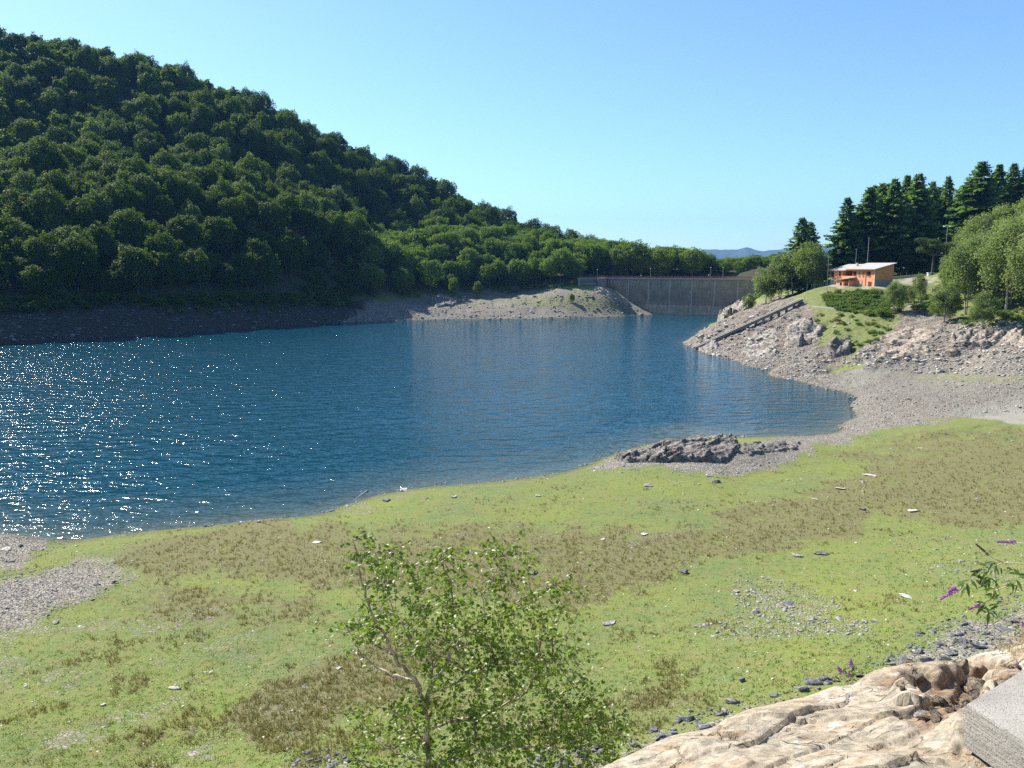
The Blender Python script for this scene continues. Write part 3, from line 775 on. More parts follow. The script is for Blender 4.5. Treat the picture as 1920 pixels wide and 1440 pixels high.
# --- 2. the low spur and the trees behind the dam
spur_protos = [tree_mesh('broadleaf_tree', 200 + i, 5200, 42, 5.6 + .3 * i, 6.9, 13 + i, 0.66, SPURL, flat=0.72, cr=0.27, bottom=-0.95) for i in range(5)]
sx, sy, sz_, spx, spy = scatter(lambda x, y, z, px, py: inpoly(px, py, SPURP) & (z > 10) & (np.hypot(x, y) > 430) & (np.hypot(x, y) < 640), 10.0, -15, 10, 425, 660, 21)
for k in range(len(sx)):
    o = link('broadleaf_tree', spur_protos[g.integers(5)], loc=(sx[k], sy[k], sz_[k] - 0.4), rot=(0, 0, g.uniform(0, 6.28)), scale=(lambda a: (a, a, a * g.uniform(.9, 1.15)))(g.uniform(0.85, 1.25)))
    tag(o, 'bright green broadleaf tree in the wood on the low spur above the far shore', 'tree', 'trees on the low spur above the far shore')
top_line = [(1120, 468), (1180, 462), (1240, 470), (1270, 466), (1310, 482), (1350, 494), (1430, 500), (1500, 500)]
bx, by, bz, bpx, bpy_ = scatter(lambda x, y, z, px, py: (px > 1112) & (px < 1530) & (y > 517) & (y < 570), 9.4, 3, 24, 500, 680, 31)
print('spur', len(sx), 'behind dam', len(bx))
for k in range(len(bx)):
    want = np.interp(bpx[k], [p[0] for p in top_line], [p[1] for p in top_line]) + g.uniform(-4, 16)
    ztop = PY(bpx[k], want, by[k])[2]
    sc = max(0.6, min(1.6, (ztop - bz[k] + 2.6) / 14.0))
    o = link('broadleaf_tree', spur_protos[g.integers(5)], loc=(bx[k], by[k], bz[k] - 2.6), rot=(0, 0, g.uniform(0, 6.28)), scale=(sc * 1.25, sc * 1.25, sc))
    tag(o, 'green broadleaf tree in the belt of trees behind the dam crest', 'tree', 'trees behind the dam')
# lone trees on the far shore
def lone(px, py, Y, h, proto, label, wd=1.0, name='broadleaf_tree', group=None):
    p = PY(px, py, Y); z = gz1(p[0], p[1])
    o = link(name, proto, loc=(p[0], p[1], z - 0.3), rot=(0, 0, px * 1.7 % 6), scale=(h / 14 * wd, h / 14 * wd, h / 14))
    return tag(o, label, 'tree', group)
lone(850, 549, 484, 13, spur_protos[1], 'small pale green tree at the edge of the far beach above the brown rock mound', 0.6)
lone(896, 545, 488, 10, spur_protos[2], 'small round tree with thin trunk on the far shore right of the taller pale one', 0.7)
lone(655, 478, 470, 8, spur_protos[3], 'lone pale little tree in the dark gully between hill and spur', 0.6)
lone(1073, 538, 465, 6, spur_protos[0], 'little bush like tree beside the stepped left end of the dam', 0.7)

# --- 3. detailed trees of the right bank
def part_tree(name, seed, n, clumps, rx, rz, h, s, leafm, barkm, flat=0.75, cr=0.3, bottom=-0.7, r0=0.14, lean=(0, 0), multi=1, asp=0.6, nb=12):
    g_ = np.random.default_rng(seed)
    P, N, C = crown_pts(g_, n, clumps, rx, rz, h - rz * 0.95, flat, cr, bottom, 0.95)
    if name == 'birch_tree': P = P + g_.normal(0, .22, P.shape); P[:, 2] -= g_.exponential(.45, n)
    f = np.clip(P[:, 2] / h, 0, 1); P[:, 0] += lean[0] * h * f; P[:, 1] += lean[1] * h * f
    C[:, 0] += lean[0] * C[:, 2]; C[:, 1] += lean[1] * C[:, 2]
    Vc, Fc = cards(P, N, g_.uniform(0.6, 1.4, n) * s, asp, g_, 0.5)
    root = empty(name)
    link('crown', mesh_np('crown', Vc, Fc, [leafm]), root)
    trunk_mb(h * 0.85, r0, C, lean, g_, nb, multi).build('trunk', barkm, root, smooth=True)
    return root
proto_b = [part_tree('birch_tree', 300 + i, 9500, 80 + 8 * i, 3.4 + .25 * i, 5.0, 10.5 + .5 * i, 0.31, BIRCH, BARKP, flat=1.0, cr=0.19, bottom=-0.9, multi=1 + i % 3, lean=(0.04 * (i - 1), 0.02)) for i in range(4)]
used = set()
def place(proto, px, py, Y, h, label, h0, wd=1.0, rz=None, cat='tree', group=None, z=None):
    if id(proto) in used: o = copy_tree(proto)
    else: o = proto; used.add(id(proto))
    p = PY(px, py, Y); zz = gz1(p[0], p[1]) if z is None else z
    o.location = (p[0], p[1], zz - 0.1); k = h / h0
    o.scale = (k * wd, k * wd, k); o.rotation_euler = (0, 0, px * 2.3 % 6.28 if rz is None else rz)
    for q in ('label', 'group'):
        if q in o: del o[q]
    return tag(o, label, cat, group)
# birches left of the house
for i, (px, py, Y, h, wd, lab) in enumerate([
        (1436, 567, 312, 15, 1.25, 'leftmost tall birch of the clump left of the orange house'),
        (1462, 563, 308, 17.5, 1.2, 'second birch from the left in the clump beside the orange house'),
        (1486, 559, 305, 18, 1.15, 'middle birch of the clump between the fir and the concrete channel'),
        (1512, 556, 300, 17, 1.15, 'birch with several white stems above the top of the concrete channel'),
        (1526, 554, 297, 14, 1.1, 'rightmost birch of the clump left of the orange house'),
        (1404, 568, 318, 7, 1.3, 'small low birch standing before the right end of the dam')]):
    place(proto_b[i % 4], px, py, Y, h, lab, 11.2, wd)
place(proto_b[1], 1542, 520, 300, 9, 'small tree behind the fence just left of the orange house', 11.2, 1.2)
# trees on the slope right of the house
for i, (px, py, Y, h, wd, lab) in enumerate([
        (1678, 588, 243, 10, 1.05, 'small dark stemmed tree alone on the rocks below the house terrace'),
        (1724, 583, 245, 9, 0.7, 'slim young birch just right of the lone dark stemmed tree'),
        (1770, 608, 222, 12, 1.15, 'leaning multi stemmed birch at the top of the broken rocks'),
        (1842, 630, 205, 9.5, 1.25, 'low spreading tree growing out of the dark broken slabs at the right'),
        (1706, 570, 250, 5, 1.2, 'low dark bush like tree between the two trees below the house')]):
    place(proto_b[(i + 2) % 4], px, py, Y, h, lab, 11.2, wd)
gx_ = np.random.default_rng(77)
slope = []
for k in range(150):
    px = gx_.uniform(1770, 2010); Y = gx_.uniform(185, 285)
    py = np.interp(px, [1770, 1850, 1920, 2100], [560, 565, 570, 560])
    x, y, _ = PY(px, py, Y); z = gz1(x, y); q = proj(np.array(x), np.array(y), np.array(z))
    if q[1] > 598: continue
    if any((x - a) ** 2 + (y - b_) ** 2 < 26 for a, b_ in slope): continue
    slope.append((x, y))
    if id(proto_b[k % 4]) in used: o = copy_tree(proto_b[k % 4])
    else: o = proto_b[k % 4]; used.add(id(o))
    top = np.interp(px, [1770, 1800, 1850, 1900, 1930, 2010], [465, 425, 385, 352, 330, 295]) + gx_.uniform(-6, 95)
    hh = max(7, min(22, PY(px, top, y)[2] - z)); kk = hh / 11.2; kw_ = kk * gx_.uniform(.7, 1.05)
    o.location = (x, y, z - 0.2); o.scale = (kw_, kw_, kk); o.rotation_euler = (0, 0, gx_.uniform(0, 6.28))
    for q_ in ('label', 'group'):
        if q_ in o: del o[q_]
    tag(o, 'grey green birch in the dense wood climbing the slope at the right edge', 'tree', 'birches on the slope at the right edge')

# firs
def fir(seed, h, rmax, n_wh, r0=0.28, base=0.08, leafm=FIRL, gaps=0.1):
    g_ = np.random.default_rng(seed); P = []; U = []; S = []; Wd = []
    br = MB()
    for i in range(n_wh):
        f = i / n_wh; z = h * (base + (1 - base) * f ** 0.92)
        L = rmax * (1 - f) ** 0.75 * g_.uniform(0.8, 1.15) + 0.25
        nbr = int(7 - 2 * f)
        a0 = g_.uniform(0, 6.28)
        for j in range(nbr):
            if g_.random() < gaps: continue
            a = a0 + j * 2 * math.pi / nbr + g_.normal(0, 0.15); Lb = L * g_.uniform(0.7, 1.2)
            d = np.array([math.cos(a), math.sin(a), 0]); sd_ = np.array([-d[1], d[0], 0])
            droop = g_.uniform(0.10, 0.42); up = 0.12 + 0.45 * f + g_.uniform(-.2, .2)
            ns = max(4, int(Lb / 0.36))
            for k in range(ns):
                t_ = (k + 0.6) / ns; r_ = Lb * t_
                zc = z + r_ * up * 0.4 - droop * Lb * t_ ** 1.6 + 0.18 * Lb * max(0, t_ - 0.75)
                for sgn in (-1, 1):
                    ln = (0.55 + 0.5 * (1 - t_)) * min(1.6, 0.38 * Lb + 0.3) * g_.uniform(0.7, 1.2)
                    dirv = d * 0.75 + sd_ * sgn * 0.8 + np.array([0, 0, g_.uniform(-0.7, 0.15)]); dirv /= np.linalg.norm(dirv)
                    P.append(d * r_ + np.array([0, 0, zc]) + dirv * ln * 0.45); U.append(dirv); S.append(ln); Wd.append(0.42 * g_.uniform(0.7, 1.5))
            br.tube([(0, 0, z), tuple(d * Lb * .5 + np.array([0, 0, z + Lb * .5 * up * .4 - droop * Lb * .33])), tuple(d * Lb + np.array([0, 0, z + Lb * up * .4 - droop * Lb]))], [0.06, 0.04, 0.015], 4, False)
    P = np.array(P); U = np.array(U); S = np.array(S)[:, None]; Wd = np.array(Wd)[:, None]
    N = np.array([0, 0, 1.0]) + g_.normal(0, 0.75, P.shape); Wv = np.cross(N, U); Wv /= np.linalg.norm(Wv, axis=1)[:, None]
    V_ = np.stack([P - U * S * .5, P + Wv * Wd, P + U * S * .5, P - Wv * Wd], 1).reshape(-1, 3)
    root = empty('fir_tree')
    link('crown', mesh_np('crown', V_, np.arange(len(V_)).reshape(-1, 4), [leafm]), root)
    br.tube([(0, 0, -0.6), (0, 0, h * .3), (0, 0, h * .7), (0, 0, h * 1.01)], [r0 * 1.2, r0, r0 * .5, 0.03], 8)
    br.build('trunk', BARK, root, smooth=True)
    return root
firp = [fir(400, 24, 4.6, 46), fir(401, 24, 4.2, 48, base=0.15), fir(402, 24, 4.8, 44, base=0.26), fir(403, 24, 5.2, 46, base=0.1, gaps=0.12)]
firs = [(1500, 526, 310, 24.5, 1.15, 0, 'lone fir standing apart from the others left of the orange house'),
        (1516, 526, 322, 22, 0.95, 3, 'slightly lower fir leaning close behind the lone left fir'),
        (1582, 522, 322, 32, 1.0, 0, 'leftmost fir of the tall row behind the orange house'),
        (1604, 520, 330, 29, 0.85, 1, 'slender fir second from the left behind the orange house roof'),
        (1622, 518, 326, 36, 1.0, 2, 'tall fir with bare lower trunk above the roof of the orange house'),
        (1645, 518, 330, 37, 0.9, 3, 'tall bushy fir right of the gap above the orange roof'),
        (1668, 518, 322, 38, 0.95, 2, 'tall fir just behind the right end of the orange house roof'),
        (1690, 518, 338, 41, 0.95, 1, 'pointed tall fir at the middle of the conifer row'),
        (1712, 517, 325, 40, 1.1, 3, 'broad tall fir above the wire fence right of the house'),
        (1738, 514, 352, 38, 0.8, 1, 'slim fir set back right of the broad tall fir'),
        (1766, 505, 355, 38, 0.8, 0, 'slim fir with pointed top left of the highest conifers'),
        (1790, 505, 345, 34, 0.9, 2, 'dark fir low between the slim fir and the highest conifers'),
        (1826, 480, 335, 39, 1.35, 3, 'broadest highest fir rising over the right hand wood'),
        (1858, 475, 350, 38, 1.0, 1, 'fir immediately right of the broadest highest fir'),
        (1885, 470, 352, 38, 1.0, 0, 'second fir from the right edge on the skyline'),
        (1912, 465, 350, 37, 1.1, 2, 'fir cut by the right edge of the picture'),
        (1950, 455, 350, 36, 1.1, 3, 'fir beyond the right edge at the end of the conifer row'),
        (1632, 500, 352, 34, .8, 0, 'fir partly hidden at the back of the row over the house'),
        (1655, 500, 350, 35, .8, 1, 'thin fir at the back between two tall bushy firs')]
def place_top(proto, px, Y, toppy, label, h0, wd, group=None):
    x, y, _ = PY(px, 500, Y); z = gz1(x, y); h = PY(px, toppy, Y)[2] - z
    if id(proto) in used: o = copy_tree(proto)
    else: o = proto; used.add(id(proto))
    k = h / h0; o.location = (x, y, z); kw = wd * 1.42 * min(1.4, max(0.9, k)); o.scale = (kw, kw, k); o.rotation_euler = (0, 0, px * 1.3 % 6.28)
    for q in ('label', 'group'):
        if q in o: del o[q]
    return tag(o, label, 'fir', group)
tops = [406, 414, 368, 388, 348, 340, 332, 326, 322, 338, 328, 352, 300, 306, 304, 306, 300, 345, 342]
firs += [(1700, 500, 355, 30, 1.2, 3, 'bushy fir filling the back of the conifer row right of the roof'), (1725, 500, 360, 30, 1.2, 0, 'bushy fir at the back above the umbrella pine'), (1752, 495, 362, 30, 1.2, 3, 'bushy fir deep in the dip of the conifer skyline'), (1805, 490, 362, 30, 1.2, 2, 'bushy fir tucked behind the left side of the highest conifer'), (1595, 505, 350, 30, 1.1, 3, 'bushy low fir behind the left end of the conifer row')]
tops += [345, 350, 348, 335, 400]
for (px, py, Y, h, wd, pi, lab), tp in zip(firs, tops):
    if px > 1930: continue
    place_top(firp[pi], px, Y, tp, lab, 24.2, wd)
# dark mixed trees under the conifers, and the umbrella pine
dark = part_tree('broadleaf_tree', 450, 5200, 40, 4.0, 5.0, 12, 0.42, PINEL, BARK, cr=0.27)
place(dark, 1735, 520, 318, 18, 'dark bushy tree beneath the firs behind the wire fence', 12, 1.0)
place(dark, 1690, 520, 316, 15, 'dark tree between the house roof and the umbrella pine', 12, 0.9)
place(dark, 1815, 505, 300, 17, 'dark bushy tree behind the pine at the edge of the birch slope', 12, 1.0)
place(dark, 1665, 520, 318, 13, 'dark low tree whose crown shows behind the right end of the roof', 12, 0.9)
pine = part_tree('pine_tree', 460, 5200, 26, 4.8, 2.9, 9.5, 0.40, PINEL, BARK, flat=0.42, cr=0.34, bottom=-0.35, r0=0.26, nb=16)
place(pine, 1747, 520, 292, 13.5, 'umbrella shaped pine with bare trunk beside the road right of the house', 9.5, 1.05)

# ------------------------------------------------------------------ undergrowth and shrubs
def bush_mesh(seed, n, rx, h, s, leafm, clumps=14):
    g_ = np.random.default_rng(seed)
    P, N, C = crown_pts(g_, n, clumps, rx, h * .5, h * .45, 0.8, 0.36, -0.3, 0.9)
    P[:, 2] = np.maximum(P[:, 2], -0.2)
    V_, F_ = cards(P, N, g_.uniform(.6, 1.4, n) * s, 0.7, g_, 0.5)
    return V_, F_
def spread(name, pts, protos, mat, label, cat, smin, smax, kind='stuff', seed=1):
    g_ = np.random.default_rng(seed); Vs, Fs = [], []; off = 0
    for x, y, z in pts:
        Vp, Fp = protos[g_.integers(len(protos))]; a = g_.uniform(0, 6.28); s_ = g_.uniform(smin, smax)
        Q = np.stack([(Vp[:, 0] * math.cos(a) - Vp[:, 1] * math.sin(a)) * s_ + x, (Vp[:, 0] * math.sin(a) + Vp[:, 1] * math.cos(a)) * s_ + y, Vp[:, 2] * s_ * g_.uniform(.8, 1.2) + z], -1)
        Vs.append(Q); Fs.append(Fp + off); off += len(Q)
    return tag(link(name, mesh_np(name, np.vstack(Vs), np.vstack(Fs), [mat])), label, cat, kind=kind)
def zone_pts(P, n, seed, rmin=100, rmax=500):
    g_ = np.random.default_rng(seed); P_ = np.array(P); out = []
    lo, hi = P_.min(0), P_.max(0)
    a = g_.uniform(lo[0], hi[0], n * 3); b_ = g_.uniform(lo[1], hi[1], n * 3); k = inpoly(a, b_, P)
    a, b_ = a[k][:n], b_[k][:n]
    x, y, z = hit(a, b_, rmin, rmax); ok = ~np.isnan(x)
    return np.stack([x[ok], y[ok], z[ok]], -1)
bp = [bush_mesh(500 + i, 260, 1.3, 1.5, 0.34, BUSHL) for i in range(4)]
pts = np.vstack([zone_pts([(1540, 550), (1560, 548), (1690, 548), (1690, 580), (1665, 596), (1600, 588), (1545, 575)], 330, 1, 150, 330),
                 zone_pts([(1690, 560), (1800, 552), (1800, 590), (1720, 588)], 50, 2, 150, 300), zone_pts([(1780, 590), (1930, 585), (1930, 606), (1850, 604)], 40, 3, 150, 300)])
pts = np.vstack([pts, zone_pts([(1530, 590), (1690, 590), (1650, 640), (1580, 664), (1545, 650)], 60, 31, 120, 330)[:, :]]); pts[-60:, 2] -= .3
spread('undergrowth', pts, bp, BUSHL, 'lush bright green brambles covering the bank below the house terrace', 'undergrowth', 0.35, 0.95)
for i, (px, py, s_, lab) in enumerate([(1648, 592, 1.6, 'grey green willow bush at the foot of the lush bank'), (1732, 582, 1.8, 'bright green bush right of the lone dark stemmed tree'),
                                      (1570, 606, 1.1, 'dead brownish bush on the grass patch below the bank'), (1760, 590, 1.5, 'green bush at the foot of the leaning multi stemmed birch'),
                                      (1880, 600, 1.6, 'low green bush on the pale slope at the right edge'), (1810, 612, 1.3, 'low green bush left of the low spreading tree')]):
    Vb, Fb = bush_mesh(520 + i, 700, 1.3, 1.5, 0.22, BUSHL); x, y, z = hit(px, py, 100, 400)
    o = link('bush', mesh_np('bush', Vb, Fb, [BUSHL if i != 2 else plain('dead_twigs', (0.16, 0.11, 0.07), 0.9, 0.3)]), loc=(x[0], y[0], z[0]), scale=s_)
    tag(o, lab, 'bush')
pts = np.vstack([zone_pts([(560, 566), (590, 470), (660, 465), (700, 560)], 110, 61, 300, 620), zone_pts([(0, 590), (200, 580), (560, 572), (660, 578), (650, 560), (300, 560), (0, 568)], 170, 62, 250, 520)])
spread('undergrowth', pts, bp, BEECH, 'dark scrub in the gully and along the foot of the hill wood', 'undergrowth', 0.9, 3.0, seed=9)
# bushes on the edges of the hill wood and the far bank
pts = np.vstack([zone_pts([(200, 575), (420, 560), (600, 560), (640, 575), (600, 585), (300, 590)], 60, 5, 250, 500), zone_pts([(930, 545), (1090, 530), (1110, 520), (1120, 526), (1060, 540), (950, 552)], 50, 6, 350, 520),
                 zone_pts([(1120, 515), (1180, 500), (1180, 518)], 30, 7, 480, 650)])
spread('undergrowth', pts, bp, BUSHL, 'low scrub along the edge of the woods above the far shore', 'undergrowth', 0.8, 1.8, seed=2)

# ------------------------------------------------------------------ stones
def rock_arr(seed, sub=1, flat=0.5, cuts=9, elong=1.4, rough=0.0):
    bm = bmesh.new(); bmesh.ops.create_icosphere(bm, subdivisions=sub, radius=1.0)
    V_ = np.array([v_.co[:] for v_ in bm.verts]); F_ = np.array([[v_.index for v_ in f.verts] for f in bm.faces]); bm.free()
    g_ = np.random.default_rng(seed)
    for _ in range(cuts):
        n_ = g_.normal(0, 1, 3); n_ /= np.linalg.norm(n_); d = g_.uniform(0.28, 0.72)
        V_ = V_ - n_ * np.maximum(0, V_ @ n_ - d)[:, None]
    V_ = V_ * np.array([elong, 1.0, flat]) * g_.uniform(0.85, 1.15, 3)
    if rough: V_ = V_ + g_.normal(0, rough, V_.shape)
    return V_, F_
STONE = rock_mat('stone_grey', (0.24, 0.23, 0.21), (0.09, 0.085, 0.08), (0.40, 0.385, 0.355), 1.5, 0.3, 0.05)
STONED = rock_mat('stone_slate', (0.13, 0.13, 0.135), (0.05, 0.05, 0.055), (0.24, 0.235, 0.23), 1.5, 0.3, 0.05)
STONEP = rock_mat('stone_pale', (0.48, 0.45, 0.39), (0.24, 0.21, 0.17), (0.62, 0.59, 0.53), 1.5, 0.3, 0.05)
STONEB = rock_mat('stone_brown', (0.28, 0.23, 0.18), (0.10, 0.08, 0.065), (0.42, 0.36, 0.29), 0.6, 0.4, 0.25)
def stones(pts, sizes, mat, name, label, seed, flat=(0.3, 0.6), sub=1):
    g_ = np.random.default_rng(seed); protos = [rock_arr(seed * 10 + i, sub, g_.uniform(*flat), 8, g_.uniform(1.0, 1.7)) for i in range(8)]
    Vs, Fs = [], []; off = 0
    for (x, y, z), s_ in zip(pts, sizes):
        Vp, Fp = protos[g_.integers(8)]; a = g_.uniform(0, 6.28); tx = g_.normal(0, 0.22)
        X = Vp[:, 0]; Y_ = Vp[:, 1] * math.cos(tx) - Vp[:, 2] * math.sin(tx); Z_ = Vp[:, 1] * math.sin(tx) + Vp[:, 2] * math.cos(tx)
        Vs.append(np.stack([(X * math.cos(a) - Y_ * math.sin(a)) * s_ + x, (X * math.sin(a) + Y_ * math.cos(a)) * s_ + y, Z_ * s_ + z + s_ * 0.08], -1)); Fs.append(Fp + off); off += len(Vp)
    return tag(link(name, mesh_np(name, np.vstack(Vs), np.vstack(Fs), [mat])), label, 'gravel', kind='stuff')
def pw(n, lo, hi, seed, a=2.2):
    return lo * (1 - np.random.default_rng(seed).random(n) * (1 - (lo / hi) ** a)) ** (-1 / a)
# rubble of the right bank
ZR = [(1300, 655), (1350, 600), (1420, 580), (1500, 590), (1540, 660), (1600, 660), (1680, 640), (1800, 600), (1925, 600), (1925, 705), (1700, 700), (1640, 690), (1560, 690), (1500, 722), (1400, 690)]
P1 = zone_pts(ZR, 3800, 51, 120, 360); P1 = P1[P1[:, 2] > -0.1]
stones(P1, pw(len(P1), 0.16, 1.1, 1) * np.hypot(P1[:, 0], P1[:, 1]) / 220, STONE, 'gravel', 'grey rubble and broken slabs over the right bank', 3)
P1 = zone_pts(ZR, 1000, 52, 120, 360); P1 = P1[P1[:, 2] > -0.1]
stones(P1, pw(len(P1), 0.22, 1.3, 2) * np.hypot(P1[:, 0], P1[:, 1]) / 220, STONEP, 'gravel', 'pale slabs strewn over the right bank', 4)
P1 = zone_pts([(1500, 722), (1560, 735), (1600, 745), (1608, 770), (1580, 815), (1640, 805), (1760, 785), (1925, 772), (1925, 712), (1700, 712), (1640, 700), (1560, 700)], 2600, 53, 90, 300)
stones(P1, pw(len(P1), 0.08, 0.45, 3), STONE, 'gravel', 'loose grey stones along the small bay', 5)
P1 = zone_pts([(650, 604), (690, 575), (850, 555), (1080, 540), (1150, 546), (1240, 586), (1180, 592), (1000, 597), (850, 598), (700, 602)], 1500, 54, 370, 520)
stones(P1, pw(len(P1), 0.30, 1.7, 4), STONE, 'gravel', 'loose grey boulders and stones along the far beach', 6)
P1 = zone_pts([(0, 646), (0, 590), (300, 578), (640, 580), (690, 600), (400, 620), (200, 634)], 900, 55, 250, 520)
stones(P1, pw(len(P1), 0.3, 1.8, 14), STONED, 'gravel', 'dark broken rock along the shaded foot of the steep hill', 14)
# meadow stones
def meadow_pts(P, n, seed): return zone_pts(P, n, seed, 22, 160)
M_ALL = [(0, 1010), (300, 1000), (640, 960), (1000, 895), (1500, 830), (1925, 790), (1925, 1200), (1600, 1270), (1200, 1380), (1000, 1440), (0, 1440)]
P1 = meadow_pts(M_ALL, 5200, 61); stones(P1, pw(len(P1), 0.028, 0.16, 5, 2.6) * (0.5 + np.hypot(P1[:, 0], P1[:, 1]) / 100), STONEP, 'gravel', 'small pale stones sprinkled over the green meadow', 7)
P1 = meadow_pts(M_ALL, 1300, 62); stones(P1, pw(len(P1), 0.02, 0.15, 6, 2.4) * (0.5 + np.hypot(P1[:, 0], P1[:, 1]) / 100), STONED, 'gravel', 'small dark stones sprinkled over the green meadow', 8)
P1 = np.vstack([meadow_pts([(1370, 1090), (1440, 1080), (1540, 1110), (1590, 1130), (1540, 1175), (1380, 1160)], 900, 63), meadow_pts([(1290, 1170), (1620, 1160), (1640, 1190), (1350, 1200)], 420, 64),
                meadow_pts([(1640, 1000), (1925, 1000), (1925, 1100), (1760, 1080)], 420, 641)])
stones(P1, pw(len(P1), 0.05, 0.26, 7), STONE, 'gravel', 'patches of grey slabs in the middle of the meadow', 9)
P1 = np.vstack([meadow_pts([(1090, 882), (1160, 868), (1300, 880), (1480, 855), (1530, 830), (1560, 822), (1530, 860), (1400, 890), (1180, 888)], 700, 65), meadow_pts([(1380, 870), (1470, 862), (1500, 868), (1380, 900), (1250, 925), (1190, 915), (1300, 900)], 200, 66)])
stones(P1, pw(len(P1), 0.06, 0.35, 8), STONE, 'gravel', 'grey shingle in front of the dark rock outcrop', 10)
P1 = np.vstack([meadow_pts([(-5, 1070), (150, 1052), (240, 1055), (250, 1085), (120, 1145), (-5, 1190)], 1300, 67), meadow_pts([(-5, 1006), (60, 1008), (150, 1016), (60, 1050), (-5, 1060)], 500, 68)])
stones(P1, pw(len(P1), 0.05, 0.22, 9), STONED, 'gravel', 'dark grey shingle at the left edge', 11)
P1 = np.vstack([meadow_pts([(1740, 1175), (1925, 1100), (1925, 1240), (1640, 1250)], 500, 69), meadow_pts([(980, 1440), (1000, 1410), (1180, 1385), (1300, 1330), (1500, 1290), (1560, 1260), (1640, 1230), (1640, 1300), (1250, 1400), (1120, 1440)], 500, 70),
                meadow_pts([(520, 1440), (570, 1410), (650, 1402), (700, 1440)], 110, 71)])
stones(P1, pw(len(P1), 0.07, 0.42, 10), STONED, 'gravel', 'dark slate scree at the foot of the viewpoint', 12, (0.35, 0.7))
# shoreline stones
sh = []
for (a, b_) in zip(SHORE_RIGHT[:-1], SHORE_RIGHT[1:]):
    for _ in range(30):
        f = random.random(); p = PZ(a[0] + (b_[0] - a[0]) * f, a[1] + (b_[1] - a[1]) * f, 0); sh.append((p[0] + random.gauss(0, .9), p[1] + random.gauss(0, .9)))
for (a, b_) in zip(SHORE_NEAR[2:17], SHORE_NEAR[3:18]):
    for _ in range(8):
        f = random.random(); p = PZ(a[0] + (b_[0] - a[0]) * f, a[1] + (b_[1] - a[1]) * f, 0); sh.append((p[0] + random.gauss(0, .5), p[1] + random.gauss(0, .5)))
for (a, b_) in zip(SHORE_FAR[9:-1], SHORE_FAR[10:]):
    for _ in range(14):
        f = random.random(); p = PZ(a[0] + (b_[0] - a[0]) * f, a[1] + (b_[1] - a[1]) * f, 0); sh.append((p[0] + random.gauss(0, 1.5), p[1] + random.gauss(0, 1.5)))
sh = np.array(sh); shz = gz(sh[:, 0], sh[:, 1]); k = shz > -0.3
P1 = np.stack([sh[k, 0], sh[k, 1], np.maximum(shz[k], -0.05)], -1)
stones(P1, pw(len(P1), 0.15, 0.7, 11) * (0.4 + np.hypot(P1[:, 0], P1[:, 1]) / 280), STONE, 'gravel', 'stones lining the edge of the water', 13)

